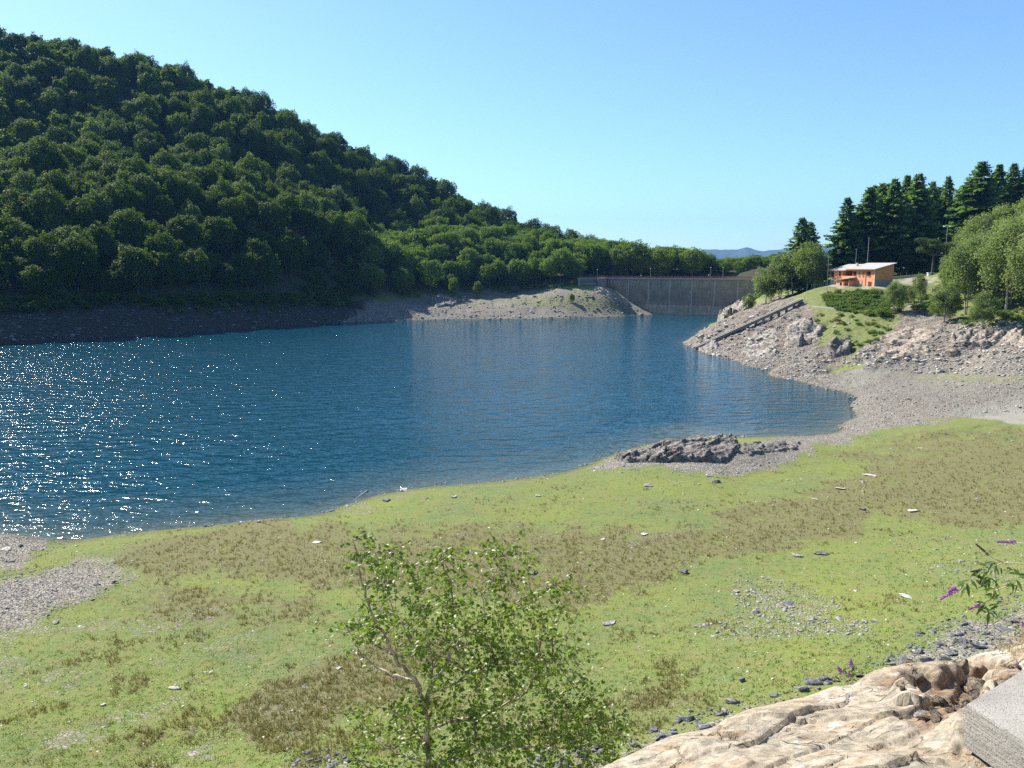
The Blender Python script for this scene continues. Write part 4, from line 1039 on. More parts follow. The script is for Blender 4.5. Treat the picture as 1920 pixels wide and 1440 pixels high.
# single boulders and slabs one can point to
def boulder(px, py, s_, mat, label, flat=0.45, elong=1.4, rz=0.0, seed=None, rmin=22, name='boulder', group=None, cat='rock', sub=3, cuts=14):
    if mat is STONEP: elong = min(elong, 1.5); s_ *= .85
    x, y, z = hit(px, py, rmin, 600)
    Vp, Fp = rock_arr(seed or int(px * 7 + py), sub, flat, cuts, elong, 0.008)
    o = link(name, mesh_np(name, Vp, Fp, [mat]), loc=(x[0], y[0], z[0] + s_ * 0.12), rot=(random.gauss(0, .08), random.gauss(0, .08), rz), scale=s_)
    return tag(o, label, cat, group)
BL = [(592, 1018, .55, STONEP, 'long pale slab lying in the brown grass above left of the near birch', .18, 1.9), (330, 1290, .34, STONEP, 'white stone with black cracks on the grey strip at lower left', .5, 1.5),
      (195, 1322, .30, STONEP, 'pale wedge shaped stone on the green at lower left', .4, 1.5), (105, 1168, .38, STONE, 'flat grey slab at the foot of the left shingle patch', .3, 1.6),
      (174, 1124, .28, STONED, 'dark stone on the shingle above the flat grey slab', .5, 1.2), (1341, 905, .62, STONED, 'dark square stone left alone on the green near the outcrop', .55, 1.3),
      (1218, 912, .65, STONE, 'stack of grey slabs below the dark outcrop', .4, 1.5), (1330, 893, .55, STONE, 'grey slab between outcrop and dark square stone', .3, 1.6),
      (1495, 1043, .48, STONE, 'smaller brown grey block left of the jagged pair on the meadow', .5, 1.4), (1538, 1039, .72, STONED, 'jagged dark block in the upper right meadow', .5, 1.6),
      (1528, 936, .70, STONEP, 'low white slab in the brown grass left of the other white slabs', .12, 1.9), (1572, 916, .9, STONEP, 'longest white slab flush in the brown grass', .10, 2.0),
      (1632, 891, .9, STONEP, 'white slab nearest the lake in the brown patch at right', .10, 2.0), (1710, 959, .8, STONEP, 'pale slab in the middle of the right brown patch', .15, 1.8),
      (1618, 905, .5, STONE, 'grey rubble block between two white slabs', .4, 1.5), (1616, 955, .5, STONED, 'dark stone on the border of the brown patch', .4, 1.4),
      (1393, 1277, .36, STONED, 'small dark cube shaped stone above the tan rock', .7, 1.2), (1145, 1168, .55, STONE, 'flat grey slab right of the near birch crown', .2, 1.9),
      (1480, 1132, .55, STONED, 'dark slab at the heart of the stone patch', .45, 1.5), (1420, 1150, .42, STONE, 'grey slab below the stone patch', .4, 1.5), (1382, 1110, .40, STONE, 'light grey slab at the upper left of the stone patch', .3, 1.6),
      (1575, 1160, .4, STONE, 'grey pointed slab right of the stone patch', .45, 1.4), (1010, 930, .45, STONEP, 'white stone on the green near the water', .4, 1.3), (650, 950, .5, STONE, 'grey stone at the shore left of the driftwood', .4, 1.5),
      (725, 938, .7, STONED, 'dark flat rock by the shore right of the driftwood', .35, 1.7), (850, 932, .55, STONE, 'grey slab a little inland of the middle shore', .3, 1.8), (800, 935, .4, STONED, 'dark slab beside a grey one inland of the shore', .3, 1.6),
      (760, 918, .9, STONEP, 'pale broken slab half in the water', .2, 1.8), (12, 1030, .9, STONEP, 'long pale slab on the shingle at the left edge', .18, 2.4), (38, 1024, .6, STONED, 'dark rounded stone at the left shore', .5, 1.5), (20, 1052, .5, STONED, 'dark slab below the long pale one at the left edge', .3, 1.7),
      (570, 1289, .24, STONE, 'round grey stone in the brown tufts left of the birch', .6, 1.2), (635, 1255, .3, STONEP, 'pale flat stone beside the lowest birch branch', .3, 1.5), (1280, 1072, .6, STONED, 'dark blocky stone right of the birch top', .5, 1.4),
      (1000, 1075, .5, STONED, 'dark stone just above the birch crown', .5, 1.3), (1130, 1012, .4, STONEP, 'small white stone in the central brown band', .3, 1.5), (1210, 1003, .6, STONEP, 'scattered white slab in the middle of the brown band', .15, 1.9),
      (1805, 1052, .4, STONE, 'pale grey stone left of the purple flower stems', .5, 1.3), (1640, 1165, .4, STONE, 'pale slab near the lower right scree', .3, 1.6), (1700, 1120, .5, STONEP, 'pale triangular slab on the green at right', .3, 1.6)]
for px, py, s_, m_, lab, fl, el in BL:
    boulder(px, py, s_, m_, lab, fl, el, rz=(px * 0.7) % 3)
random.seed(3)
for px, py, s_ in [(1240, 1385, .9), (1190, 1400, .7), (1090, 1415, 1.0), (1060, 1432, .8), (1150, 1412, .55), (1290, 1350, .7), (1310, 1362, .5), (1520, 1282, 1.0), (1500, 1290, .6), (1545, 1275, .7), (1015, 1425, .7), (1225, 1372, .5), (1455, 1305, .5),
                   (1800, 1205, 1.0), (1830, 1215, 1.1), (1850, 1190, .8), (1780, 1225, .9), (1880, 1180, .8), (1740, 1240, .8), (1820, 1180, .6), (1900, 1165, .7), (1720, 1225, .6), (1860, 1150, .5), (1690, 1240, .7), (1350, 1340, .5)]:
    boulder(px, py, s_ * 0.62, STONED, 'dark angular slate block in the scree just beyond the tan foreground rock', .6, 1.3, rz=px % 3, group='slate blocks at the foot of the foreground rock', cuts=16)
# rock outcrops of the banks
def cells(x, y, n, seed, tilt, aniso=(1, 1), ang=0.0):
    """height field of tilted planar blocks with abrupt steps between them"""
    g_ = np.random.default_rng(seed); ca, sa = math.cos(ang), math.sin(ang)
    u = (x * ca + y * sa) / aniso[0]; v_ = (-x * sa + y * ca) / aniso[1]
    cu = g_.uniform(u.min(), u.max(), n); cv = g_.uniform(v_.min(), v_.max(), n); hh = g_.uniform(0, 1, n)
    tu = g_.normal(0.25, 0.5, n) * tilt; tv = g_.normal(0, 0.5, n) * tilt
    fu, fv = u.ravel(), v_.ravel(); out = np.empty(fu.shape)
    for i in range(0, len(fu), 8000):
        d = (fu[i:i + 8000, None] - cu) ** 2 + (fv[i:i + 8000, None] - cv) ** 2
        k = d.argmin(1); out[i:i + 8000] = hh[k] + tu[k] * (fu[i:i + 8000] - cu[k]) + tv[k] * (fv[i:i + 8000] - cv[k])
    return out.reshape(x.shape)
def outcrop(region, step, amp, cell, mat, label, seed, rmin=40, strike=0.6, aniso=2.0, dome=0.6):
    """one connected mass of angular blocks standing on the ground inside a region"""
    R3 = np.stack(hit([p[0] for p in region], [p[1] for p in region], rmin, 600), -1); P2_ = R3[:, :2]
    mg = amp * 0.5 + 0.3; lo = P2_.min(0) - mg; hi = P2_.max(0) + mg
    nx, ny = [int((hi[i] - lo[i]) / step) + 2 for i in (0, 1)]
    X, Y_ = np.meshgrid(np.linspace(lo[0], hi[0], nx), np.linspace(lo[1], hi[1], ny), indexing='ij')
    q = fbm(X / cell * .4, Y_ / cell * .4, 3, seed) * cell * 0.8
    m = poly(X + q, Y_ - q, P2_, max(cell * 0.5, mg * 0.6))
    area = (hi[0] - lo[0]) * (hi[1] - lo[1]); n1 = max(8, int(area / cell ** 2 / aniso)); n2 = min(2600, n1 * 7)
    h1 = cells(X, Y_, n1, seed, 0.55 / cell, (aniso, 1), strike); h2 = cells(X, Y_, n2, seed + 1, 1.0 / cell, (aniso, 1), strike + 0.3)
    body = dome + 0.75 * h1 + 0.28 * h2 + 0.35 * fbm(X / cell * .3, Y_ / cell * .3, 3, seed + 2)
    Zg = gz(X.ravel(), Y_.ravel()).reshape(X.shape)
    zz = Zg - 0.25 * amp + amp * body * sstep(0.08, 0.75, m) + amp * 0.03 * fbm(X / step * .3, Y_ / step * .3, 2, seed + 4)
    g_ = np.random.default_rng(seed); X = X + g_.normal(0, step * .18, X.shape); Y_ = Y_ + g_.normal(0, step * .18, X.shape)
    ii = np.arange(X.size).reshape(X.shape); keep = (zz > Zg - 0.22 * amp)
    kk = keep[:-1, :-1] | keep[1:, :-1] | keep[:-1, 1:] | keep[1:, 1:]
    # keep only the largest connected patch of cells
    lab = np.where(kk, np.arange(1, kk.size + 1).reshape(kk.shape), 0)
    for _ in range(400):
        n = lab.copy()
        n[1:] = np.maximum(n[1:], lab[:-1]); n[:-1] = np.maximum(n[:-1], lab[1:]); n[:, 1:] = np.maximum(n[:, 1:], lab[:, :-1]); n[:, :-1] = np.maximum(n[:, :-1], lab[:, 1:])
        n = np.where(kk, n, 0)
        if (n == lab).all(): break
        lab = n
    u_, c_ = np.unique(lab[lab > 0], return_counts=True); kk = lab == u_[c_.argmax()]
    Fo = np.stack([ii[:-1, :-1], ii[1:, :-1], ii[1:, 1:], ii[:-1, 1:]], -1)[kk]
    us, inv = np.unique(Fo.ravel(), return_inverse=True); c0 = np.array([P2_[:, 0].mean(), P2_[:, 1].mean(), float(Zg.mean())])
    Vv = np.stack([X.ravel(), Y_.ravel(), zz.ravel()], -1)[us] - c0
    return tag(link('rock_outcrop', mesh_np('rock_outcrop', Vv, inv.reshape(-1, 4), [mat]), loc=tuple(c0)), label, 'rock outcrop')
OUTC = rock_mat('outcrop_dark', (0.155, 0.14, 0.125), (0.045, 0.042, 0.04), (0.30, 0.27, 0.235), 0.9, 0.5, 0.2)
OUTP = rock_mat('outcrop_pale', (0.28, 0.25, 0.21), (0.08, 0.07, 0.06), (0.43, 0.39, 0.33), 0.4, 0.5, 0.4)
outcrop([(1150, 862), (1200, 845), (1260, 834), (1310, 828), (1375, 828), (1390, 850), (1350, 866), (1250, 868), (1180, 868)], 0.14, 0.95, 0.9, OUTC, 'dark jagged rock outcrop on the near shore of the lake', 801, dome=0.35)
outcrop([(1385, 836), (1450, 830), (1500, 832), (1490, 846), (1400, 852)], 0.14, 0.6, 0.7, OUTC, 'low dark tail of rock right of the jagged outcrop', 802, dome=0.1)
outcrop([(1350, 602), (1358, 584), (1385, 574), (1430, 574), (1430, 592), (1390, 602)], 0.35, 4.5, 3.0, OUTP, 'pale rock bluff at the tip of the right bank before the dam', 803, rmin=150, strike=-0.9, dome=0.3)
outcrop([(1470, 650), (1480, 618), (1515, 604), (1545, 612), (1535, 638), (1500, 650)], 0.3, 2.6, 2.4, OUTP, 'slanting pale rock mass in the middle of the right bank', 804, rmin=150, strike=-0.6, dome=0.2)
outcrop([(1546, 658), (1565, 640), (1592, 642), (1594, 660), (1560, 666)], 0.25, 2.0, 1.4, OUTC, 'dark low rock hump below the green patch of the right bank', 805, rmin=120, dome=0.2)
outcrop([(1780, 630), (1860, 615), (1918, 622), (1918, 652), (1850, 650), (1790, 645)], 0.25, 1.5, 1.3, STONEB, 'brown broken slabs under the low spreading tree at the right', 806, rmin=120, dome=0.1)
outcrop([(1300, 656), (1310, 636), (1345, 640), (1340, 664)], 0.25, 1.8, 1.6, OUTP, 'pale rock knob at the water around the foot of the concrete channel', 807, rmin=150, dome=0.2)
outcrop([(805, 570), (825, 554), (860, 551), (875, 562), (850, 574), (820, 577)], 0.4, 1.6, 2.2, OUTC, 'brown rock mound on the far beach below the small pale tree', 808, rmin=300, dome=0.3)
outcrop([(1112, 540), (1140, 540), (1165, 556), (1180, 568), (1155, 564), (1120, 552)], 0.4, 1.1, 2.0, STONEB, 'reddish rock rib running down beside the left end of the dam', 809, rmin=300, dome=0.2)
outcrop([(645, 606), (670, 588), (760, 580), (772, 594), (700, 606)], 0.5, 2.4, 2.2, OUTC, 'dark rock heap at the water at the left end of the far beach', 810, rmin=300, dome=0.1)
outcrop([(1395, 655), (1420, 620), (1450, 612), (1462, 640), (1440, 662), (1400, 668)], 0.3, 1.5, 2.0, OUTP, 'low pale ledges on the right bank below the concrete channel', 812, rmin=150, strike=-0.6, dome=0.0)
outcrop([(1620, 650), (1700, 612), (1760, 625), (1740, 660), (1660, 668)], 0.3, 1.0, 1.6, STONEB, 'low broken ledges on the slope right of the green patch', 813, rmin=120, strike=-0.2, dome=0.0)
for px, py, s_, m_, lab, rz in [(1700, 668, 1.6, STONEB, 'large brown tilted slab alone on the right hand rubble', 0.5), (1785, 662, 1.9, STONEB, 'biggest brown block of the right hand rubble', 0.2), (1588, 608, 1.1, STONEP, 'white boulder on the grass patch of the right bank', .3),
                            (1566, 612, .7, STONEP, 'small white boulder left of the bigger one on the grass patch', .2), (1815, 681, 1.1, STONEP, 'whitish slab on the pink soil at the right', .1), (1625, 667, 1.0, STONE, 'grey block below the green patch', .4),
                            (1706, 750, .8, STONED, 'dark flat stones by the little mud flat', .2), (1648, 765, .5, STONE, 'grey slab on the shingle right of the bay', .8), (1912, 765, .5, STONED, 'reddish dark stone on the pale mud at the right edge', .1),
                            (1870, 660, 1.2, STONEB, 'dark brown block in the slope at far right', .9)]:
    boulder(px, py, s_, m_, lab, .5, 1.5, rz, rmin=90)

# ------------------------------------------------------------------ grass tufts
def tuft(seed, blades=9, h=0.3, r=0.12, w_=0.02):
    g_ = np.random.default_rng(seed); V_, F_ = [], []
    for i in range(blades):
        a = g_.uniform(0, 6.28); rr = r * g_.random() ** .5; b0 = np.array([math.cos(a) * rr, math.sin(a) * rr, -0.02])
        out = np.array([math.cos(a), math.sin(a), 0]) * g_.uniform(0.1, 0.5) * h; hh = h * g_.uniform(0.6, 1.1)
        sdx = np.array([-math.sin(a), math.cos(a), 0]) * w_
        k = len(V_); V_ += [b0 - sdx, b0 + sdx, b0 + out + np.array([0, 0, hh])]; F_.append((k, k + 1, k + 2))
    return np.array(V_), np.array(F_)
GRB = leaf_mat('dry_grass', (0.15, 0.135, 0.05), (0.27, 0.24, 0.11), 0.35, 0.7, 0.1, (1.1, 1.1, 0.7))
GRG = leaf_mat('green_grass', (0.13, 0.20, 0.045), (0.24, 0.29, 0.07), 0.35, 0.7, 0.1, (1.1, 1.2, 0.6))
def tufts(P, mat, label, smin, smax, seed, h, blades=9, w_=0.02):
    protos = [tuft(seed * 7 + i, blades, h, 0.16, w_) for i in range(8)]
    return spread('grass', P, protos, mat, label, 'grass', smin, smax, seed=seed)
P1 = meadow_pts(M_ALL, 42000, 81)
bm_ = msk('brown', P1[:, 0], P1[:, 1]); gm_ = msk('gravel', P1[:, 0], P1[:, 1])
rnd = np.random.default_rng(3).random(len(P1))
clump = fbm(P1[:, 0] * 0.55, P1[:, 1] * 0.55, 3, 99)
kb = (bm_ * 0.9 + clump * 0.75 > 0.42) & (rnd < 0.7) & (gm_ < 0.5) & (bm_ > 0.08)
P2 = P1[kb]; dist = np.hypot(P2[:, 0], P2[:, 1])
tufts(P2, GRB, 'tufts of brownish rushes forming bands across the meadow', 0.5, 1.25, 5, 0.25, 9, 0.022)
kg = (~kb) & (gm_ < 0.4) & (rnd > 0.35)
tufts(P1[kg], GRG, 'short green plants carpeting the dried lake bed', 0.5, 1.3, 6, 0.07, 10, 0.03)
Pm = P1[(~kb) & (gm_ < 0.4) & (rnd < 0.06) & (clump > 0.12)]
tufts(Pm, GRB, 'single brownish tufts dotted over the green', 0.5, 1.2, 7, 0.24, 12, 0.02)


# ------------------------------------------------------------------ the dam
DT = 21.1
A_, B_ = np.array([54.0, 500.0]), np.array([163.0, 448.0])
def dam_pt(f, off=0.0):
    """plan point along the curved crest; off is metres towards the lake"""
    d = B_ - A_; L_ = np.linalg.norm(d); d = d / L_; n = np.array([d[1], -d[0]]); n = n if n[1] < 0 else -n
    bow = 4.0 * (1 - (2 * f - 1) ** 2); p = A_ + d * L_ * f + n * (bow + off)
    return p
nf_, nh_ = 120, 26
Lc = 124.0
Vd, Sd = [], []
for i in range(nf_ + 1):
    f = i / nf_
    for j in range(nh_ + 1):
        h_ = j / nh_; z = -4 + (DT + 4) * h_
        off = 2.6 * (1 - h_) ** 1.4 + (0.10 if z > 5.3 else 0.22) - (0.1 if z > 2.0 else 0)
        p = dam_pt(f, off); Vd.append((p[0], p[1], z)); Sd.append((f * Lc / 200, max(0, z) / 25))
Vd = np.array(Vd); ii = np.arange(len(Vd)).reshape(nf_ + 1, nh_ + 1)
Fd = np.stack([ii[:-1, :-1], ii[1:, :-1], ii[1:, 1:], ii[:-1, 1:]], -1).reshape(-1, 4)
Vb2 = np.array([(*dam_pt(i / nf_, -6.5), z) for i in range(nf_ + 1) for z in (-4, DT)])
nb0 = len(Vd); jj = nb0 + np.arange(len(Vb2)).reshape(nf_ + 1, 2)
Fb2 = np.stack([jj[:-1, 0], jj[:-1, 1], jj[1:, 1], jj[1:, 0]], -1)
Ft2 = np.stack([ii[:-1, -1], ii[1:, -1], jj[1:, 1], jj[:-1, 1]], -1)
t = NT('dam_concrete'); at = t.attr('place')
cmb = t.n('ShaderNodeCombineXYZ'); t.l(t.math('MULTIPLY', at[0], 200.0), cmb.inputs[0]); t.l(t.math('MULTIPLY', at[1], 2.2), cmb.inputs[1])
cm2 = t.n('ShaderNodeCombineXYZ'); t.l(t.math('MULTIPLY', at[0], 200.0), cm2.inputs[0]); t.l(t.math('MULTIPLY', at[1], 25.0), cm2.inputs[1])
streak = t.noise(cmb.outputs[0], 1.6, 8, 0.8); blot = t.noise(cm2.outputs[0], 0.25, 5, 0.6); fine = t.noise(cm2.outputs[0], 2.5, 4, 0.7)
c = t.mix(t.ramp(at[1], [(0.0, 0.0), (0.215, 0.05), (0.225, 0.95), (0.40, 1.0), (0.60, 0.7), (0.85, 0.1)]), (0.52, 0.39, 0.275), (0.32, 0.24, 0.175))
c = t.mix(t.ramp(at[1], [(0.07, 0.8), (0.085, 0.0)]), c, (0.58, 0.45, 0.32))
c = t.mix(t.ramp(streak, [(0.38, 0.6), (0.55, 0.0)]), c, (0.075, 0.07, 0.065))
c = t.mix(t.ramp(streak, [(0.60, 0.0), (0.78, 0.45)]), c, (0.42, 0.40, 0.36))
c = t.mix(t.ramp(blot, [(0.4, 0.3), (0.6, 0.0)]), c, (0.09, 0.085, 0.08))
c = t.mix(0.25, c, fine, 'OVERLAY')
fr = t.math('FRACT', t.math('DIVIDE', t.math('MULTIPLY', at[0], 200.0), 13.4))
jd = t.math('ABSOLUTE', t.math('SUBTRACT', fr, 0.5))
jn = t.math('ADD', jd, t.math('MULTIPLY', t.math('SUBTRACT', fine, 0.5), 0.02))
c = t.mix(t.ramp(jn, [(0.014, 0.75), (0.028, 0.0)]), c, (0.50, 0.44, 0.37))
t.col(c); t.nrm(t.bump(fine, 0.6, 0.08)); M_dam = t.m
dam = tag(empty('dam', (float(A_[0]), float(A_[1]), 0)), 'curved grey concrete dam with pale vertical joints closing the far end of the lake', 'dam')
O3 = np.array([A_[0], A_[1], 0])
me = mesh_np('wall', np.vstack([Vd, Vb2]) - O3, [Fd, Fb2, Ft2], [M_dam], smooth=False)
set_col(me, 'place', np.array([q[0] for q in Sd]), np.array([q[1] for q in Sd]), np.zeros(len(Sd)))
link('wall', me, dam)
CONC = plain('concrete', (0.40, 0.38, 0.34), 0.9, 0.25, 1.2, 0.02)
CONCD = plain('concrete_dark', (0.20, 0.185, 0.17), 0.9, 0.3, 0.8, 0.03)
RAILM = plain('rail_red', (0.42, 0.15, 0.13), 0.7, 0.25, 2.0)
m = MB()
for i in range(60):
    a, b_ = dam_pt(i / 60, 0.75), dam_pt((i + 1) / 60, 0.75); a2, b2 = dam_pt(i / 60, -0.3), dam_pt((i + 1) / 60, -0.3)
    m.hexa([(a[0] - A_[0], a[1] - A_[1], DT - 0.55), (b_[0] - A_[0], b_[1] - A_[1], DT - 0.55), (b2[0] - A_[0], b2[1] - A_[1], DT - 0.55), (a2[0] - A_[0], a2[1] - A_[1], DT - 0.55)],
           [(a[0] - A_[0], a[1] - A_[1], DT + 0.22), (b_[0] - A_[0], b_[1] - A_[1], DT + 0.22), (b2[0] - A_[0], b2[1] - A_[1], DT + 0.22), (a2[0] - A_[0], a2[1] - A_[1], DT + 0.22)])
m.build('coping', CONC, dam)
m = MB(); z0 = DT + 0.22
for i in range(240):
    p = dam_pt(i / 240, 0.5) - A_; m.box(p[0] - .05, p[0] + .05, p[1] - .04, p[1] + .04, z0, z0 + 1.05)
for k in (0.15, 0.45, 0.75, 1.05):
    for i in range(40):
        a, b_ = dam_pt(i / 40, 0.5) - A_, dam_pt((i + 1) / 40, 0.5) - A_
        m.bar((a[0], a[1], z0 + k), (b_[0], b_[1], z0 + k), 0.09, 0.11)
for i in range(61):
    p = dam_pt(i / 60, 0.5) - A_; m.box(p[0] - .11, p[0] + .11, p[1] - .1, p[1] + .1, z0, z0 + 1.2)
m.build('railing', RAILM, dam)
def Lp(px, py, Y): p = PY(px, py, Y); return (p[0] - A_[0], p[1] - A_[1], p[2])
m = MB()
xa, xb = Lp(1083, 520, 490)[0], Lp(1128, 520, 490)[0]
m.box(xa, xa + 1.6, -14, -10, 9, 20.6); m.box(xa + 1.6, xb, -11, -10.2, 9, 17.6); m.box(xa + 1.6, xb - 1.5, -9.4, -8.6, 12, 20.9); m.box(xb - 2.6, xb + 2.5, -13.2, 3, 6, DT + 0.1)
m.build('abutment', CONCD, dam)
m = MB(); m.box(xa - 0.2, xa + 1.8, -14.2, -9.8, 20.6, 21.0); m.box(xa + 1.8, xb - 2.6, -11.2, -10.0, 17.6, 18.0); m.box(xa + 1.8, xb - 2.6, -9.6, -8.4, 20.9, 21.3)
m.build('ledge', CONC, dam)
m = MB()
for k in (0.4, 1.0): m.bar((xa, -13.9, 21.0 + k), (xa, -9, 21.0 + k), .09, .1); m.bar((xa, -9, 21.2 + k), (xb, -9, 21.2 + k), .09, .1)
for i in range(9): m.box(xa + i * 1.6 - .05, xa + i * 1.6 + .05, -9.05, -8.95, 21.2, 22.3)
m.build('railing', RAILM, dam)
# lamps along the crest
def lamp_mesh(h):
    root = empty('street_lamp'); m = MB(); m.tube([(0, 0, 0), (0, 0, h * .5), (0, 0, h)], [0.09, 0.075, 0.05], 6); m.build('pole', POLE, root)
    m = MB(); m.lathe([(0.05, -0.05), (0.20, 0.03), (0.28, 0.20), (0.20, 0.38), (0.02, 0.44)], 10, (0, 0, h)); m.build('lamp_shade', WHITE, root, smooth=True)
    return root
POLE = plain('pole_grey', (0.33, 0.33, 0.33), 0.5, 0.15, 2.0)
WHITE = plain('white_globe', (0.85, 0.85, 0.83), 0.4, 0.03, 2.0)
for px, top, Y, lab, zb in [(1088, 507, 492, 'lamp post above the stepped left end of the dam, leftmost of the globe lamps', 21.3), (1120, 505, 496, 'lamp post where the red railing of the dam begins', 21.3),
                        (1220, 503, 486, 'lamp post left of centre on the dam crest', DT), (1333, 501, 473, 'left one of the close pair of lamp posts on the dam crest', DT), (1356, 501, 470, 'right one of the close pair of lamp posts on the dam crest', DT),
                        (1202, 516, 487, 'short white lamp standing on the crest left of the centre lamp post', DT), (1329, 515, 473, 'short white lamp on the crest beside the close pair of lamp posts', DT)]:
    x, y, z = PY(px, top, Y); root = lamp_mesh(max(0.8, z - zb - 0.4)); root.location = (x, y, zb); tag(root, lab, 'lamp')

# ------------------------------------------------------------------ the orange house
HX, HY, _ = PY(1639, 537, 270.0); HZ = 20.6
hr = math.atan2(0.94, -0.342)
house = tag(empty('house', (HX, HY, HZ), hr), 'orange two storey house with pale single pitch metal roof on the terrace above the lake', 'house')
house.scale = (1.124, 0.87, 1.0)
def plaster(name, c, c2):
    t = NT(name); v = t.coord()
    cc = t.mix(t.ramp(t.noise(v, 0.6, 5), [(0.35, 0.0), (0.7, 1.0)]), c, c2); t.col(t.mix(0.12, cc, t.noise(v, 9, 4), 'OVERLAY')); t.nrm(t.bump(t.noise(v, 20, 3), 0.3, 0.01)); return t.m
ORANGE = plaster('plaster_orange', (0.80, 0.37, 0.19), (0.72, 0.31, 0.15))
STONEW = plain('wall_stone', (0.33, 0.32, 0.30), 0.9, 0.35, 3.0, 0.05)
ROOFM = NT('roof_metal'); v = ROOFM.coord(scale=(1, 0.02, 1))
wvn = ROOFM.n('ShaderNodeTexWave'); ROOFM.l(v, wvn.inputs[0]); wvn.inputs['Scale'].default_value = 0.9
ROOFM.col(ROOFM.mix(ROOFM.ramp(wvn.outputs[1], [(0.0, 1.0), (0.12, 0.0)]), ROOFM.mix(ROOFM.noise(ROOFM.coord(), 0.8, 5), (0.33, 0.32, 0.30), (0.45, 0.435, 0.41)), (0.22, 0.21, 0.20))); ROOFM = ROOFM.m
SHUT = plain('shutter_red', (0.20, 0.035, 0.03), 0.6, 0.2, 4); SHUTP = plain('shutter_brown', (0.42, 0.20, 0.12), 0.6, 0.2, 4)
GLASS = plain('window_glass', (0.02, 0.022, 0.028), 0.08, 0.1, 1); GREYD = plain('grey_door', (0.55, 0.56, 0.57), 0.6, 0.1, 3); DARKW = plain('loggia_dark', (0.30, 0.10, 0.06), 0.9, .2, 2)
PALE = plain('trim_pale', (0.70, 0.52, 0.38), 0.8, .1, 3)
def slope_z(y, base): return base + (-y) * 0.195
def prism(m, x0, x1, y0, y1, zb0, top):      # top follows the pitch of the roof
    m.hexa([(x0, y1, zb0), (x1, y1, zb0), (x1, y0, zb0), (x0, y0, zb0)], [(x0, y1, slope_z(y1, top)), (x1, y1, slope_z(y1, top)), (x1, y0, slope_z(y0, top)), (x0, y0, slope_z(y0, top))])
m = MB()
prism(m, 0, 9.0, 0, -9.2, 0.9, 6.55)
prism(m, 9.0, 13.2, -2.4, -9.2, 0.9, 6.5); m.box(9.0, 13.2, -2.4, 0, 0.9, 3.3)
prism(m, 13.2, 18.5, 0, -9.2, 2.6, 6.15)
m.build('wall', ORANGE, house)
m = MB(); m.box(-0.02, 13.2, -9.22, 0.02, -1.5, 0.9); m.box(13.2, 18.52, -9.22, 0.03, -1.5, 2.6); m.box(-0.05, 0.0, -9.2, 0, 0.9, 3.0)
b_ = m.build('stone_base', STONEW, house)
m = MB(); prism(m, 9.0, 13.2, 0.0, -0.12, 6.0, 6.4); m.box(9.0, 13.2, -.12, -.02, 3.3, 4.2); m.build('balcony', ORANGE, house)
m = MB(); m.box(9.02, 13.18, -2.39, -2.33, 3.35, 6.3); m.build('loggia_wall', DARKW, house)
def roof_slab(m, x0, x1, y0, y1, base, th=0.24):
    m.hexa([(x0, y1, slope_z(y1, base)), (x1, y1, slope_z(y1, base)), (x1, y0, slope_z(y0, base)), (x0, y0, slope_z(y0, base))],
           [(x0, y1, slope_z(y1, base) + th), (x1, y1, slope_z(y1, base) + th), (x1, y0, slope_z(y0, base) + th), (x0, y0, slope_z(y0, base) + th)])
m = MB(); roof_slab(m, -0.6, 11.3, 0.8, -9.9, 6.56); main_roof = m.build('roof', ROOFM, house)
m = MB(); m.box(10.4, 11.0, -4.4, -3.8, 7.2, 8.7); m.build('chimney', CONC, main_roof)
m = MB(); roof_slab(m, 11.31, 19.2, 0.8, -9.9, 6.16); m.build('roof', ROOFM, house)
m = MB(); m.box(-0.6, 11.3, 0.8, 0.95, 6.36, 6.55); m.box(11.31, 19.2, 0.8, 0.95, 5.96, 6.15); m.build('gutter', SHUTP, house)
m = MB(); m.tube([(3.55, 0.12, 6.3), (3.55, 0.12, 0.9)], 0.07, 6); m.build('downpipe', SHUTP, house)
m = MB(); m.box(-0.03, 0.25, 0.0, 0.06, 0.9, 6.4); m.build('corner_trim', PALE, house)
def window(x, w_, z0_, z1_, mat, label=None, y=0.0, shutters=True):
    m = MB(); t_ = 0.09
    m.box(x, x + w_, y + .02, y + .10, z0_, z0_ + t_); m.box(x, x + w_, y + .02, y + .10, z1_ - t_, z1_); m.box(x, x + t_, y + .02, y + .10, z0_ + t_, z1_ - t_); m.box(x + w_ - t_, x + w_, y + .02, y + .10, z0_ + t_, z1_ - t_); m.box(x + w_ / 2 - .03, x + w_ / 2 + .03, y + .02, y + .09, z0_ + t_, z1_ - t_)
    f_ = m.build('window', mat, house); m = MB(); m.box(x + t_, x + w_ - t_, y + .012, y + .05, z0_ + t_, z1_ - t_); m.build('pane', GLASS if shutters else mat, f_)
    m = MB(); m.box(x - .08, x + w_ + .08, y + .01, y + .18, z0_ - .1, z0_ - .005); m.build('sill', PALE, f_)
    if shutters:
        m = MB(); m.box(x + w_ + .02, x + w_ + .5, y + .02, y + .08, z0_, z1_); m.build('shutter', mat, f_)
for x, w_, z0_, z1_, mt, sh_ in [(1.7, 0.95, 4.2, 5.8, SHUT, True), (4.35, 0.6, 4.2, 5.8, SHUTP, False), (5.9, 0.6, 4.2, 5.8, SHUTP, False), (7.4, 0.95, 4.2, 5.8, SHUT, True), (14.0, 0.7, 3.9, 5.7, SHUT, False), (17.0, 0.8, 3.7, 5.7, SHUT, True)]:
    window(x, w_, z0_, z1_, mt, shutters=sh_)
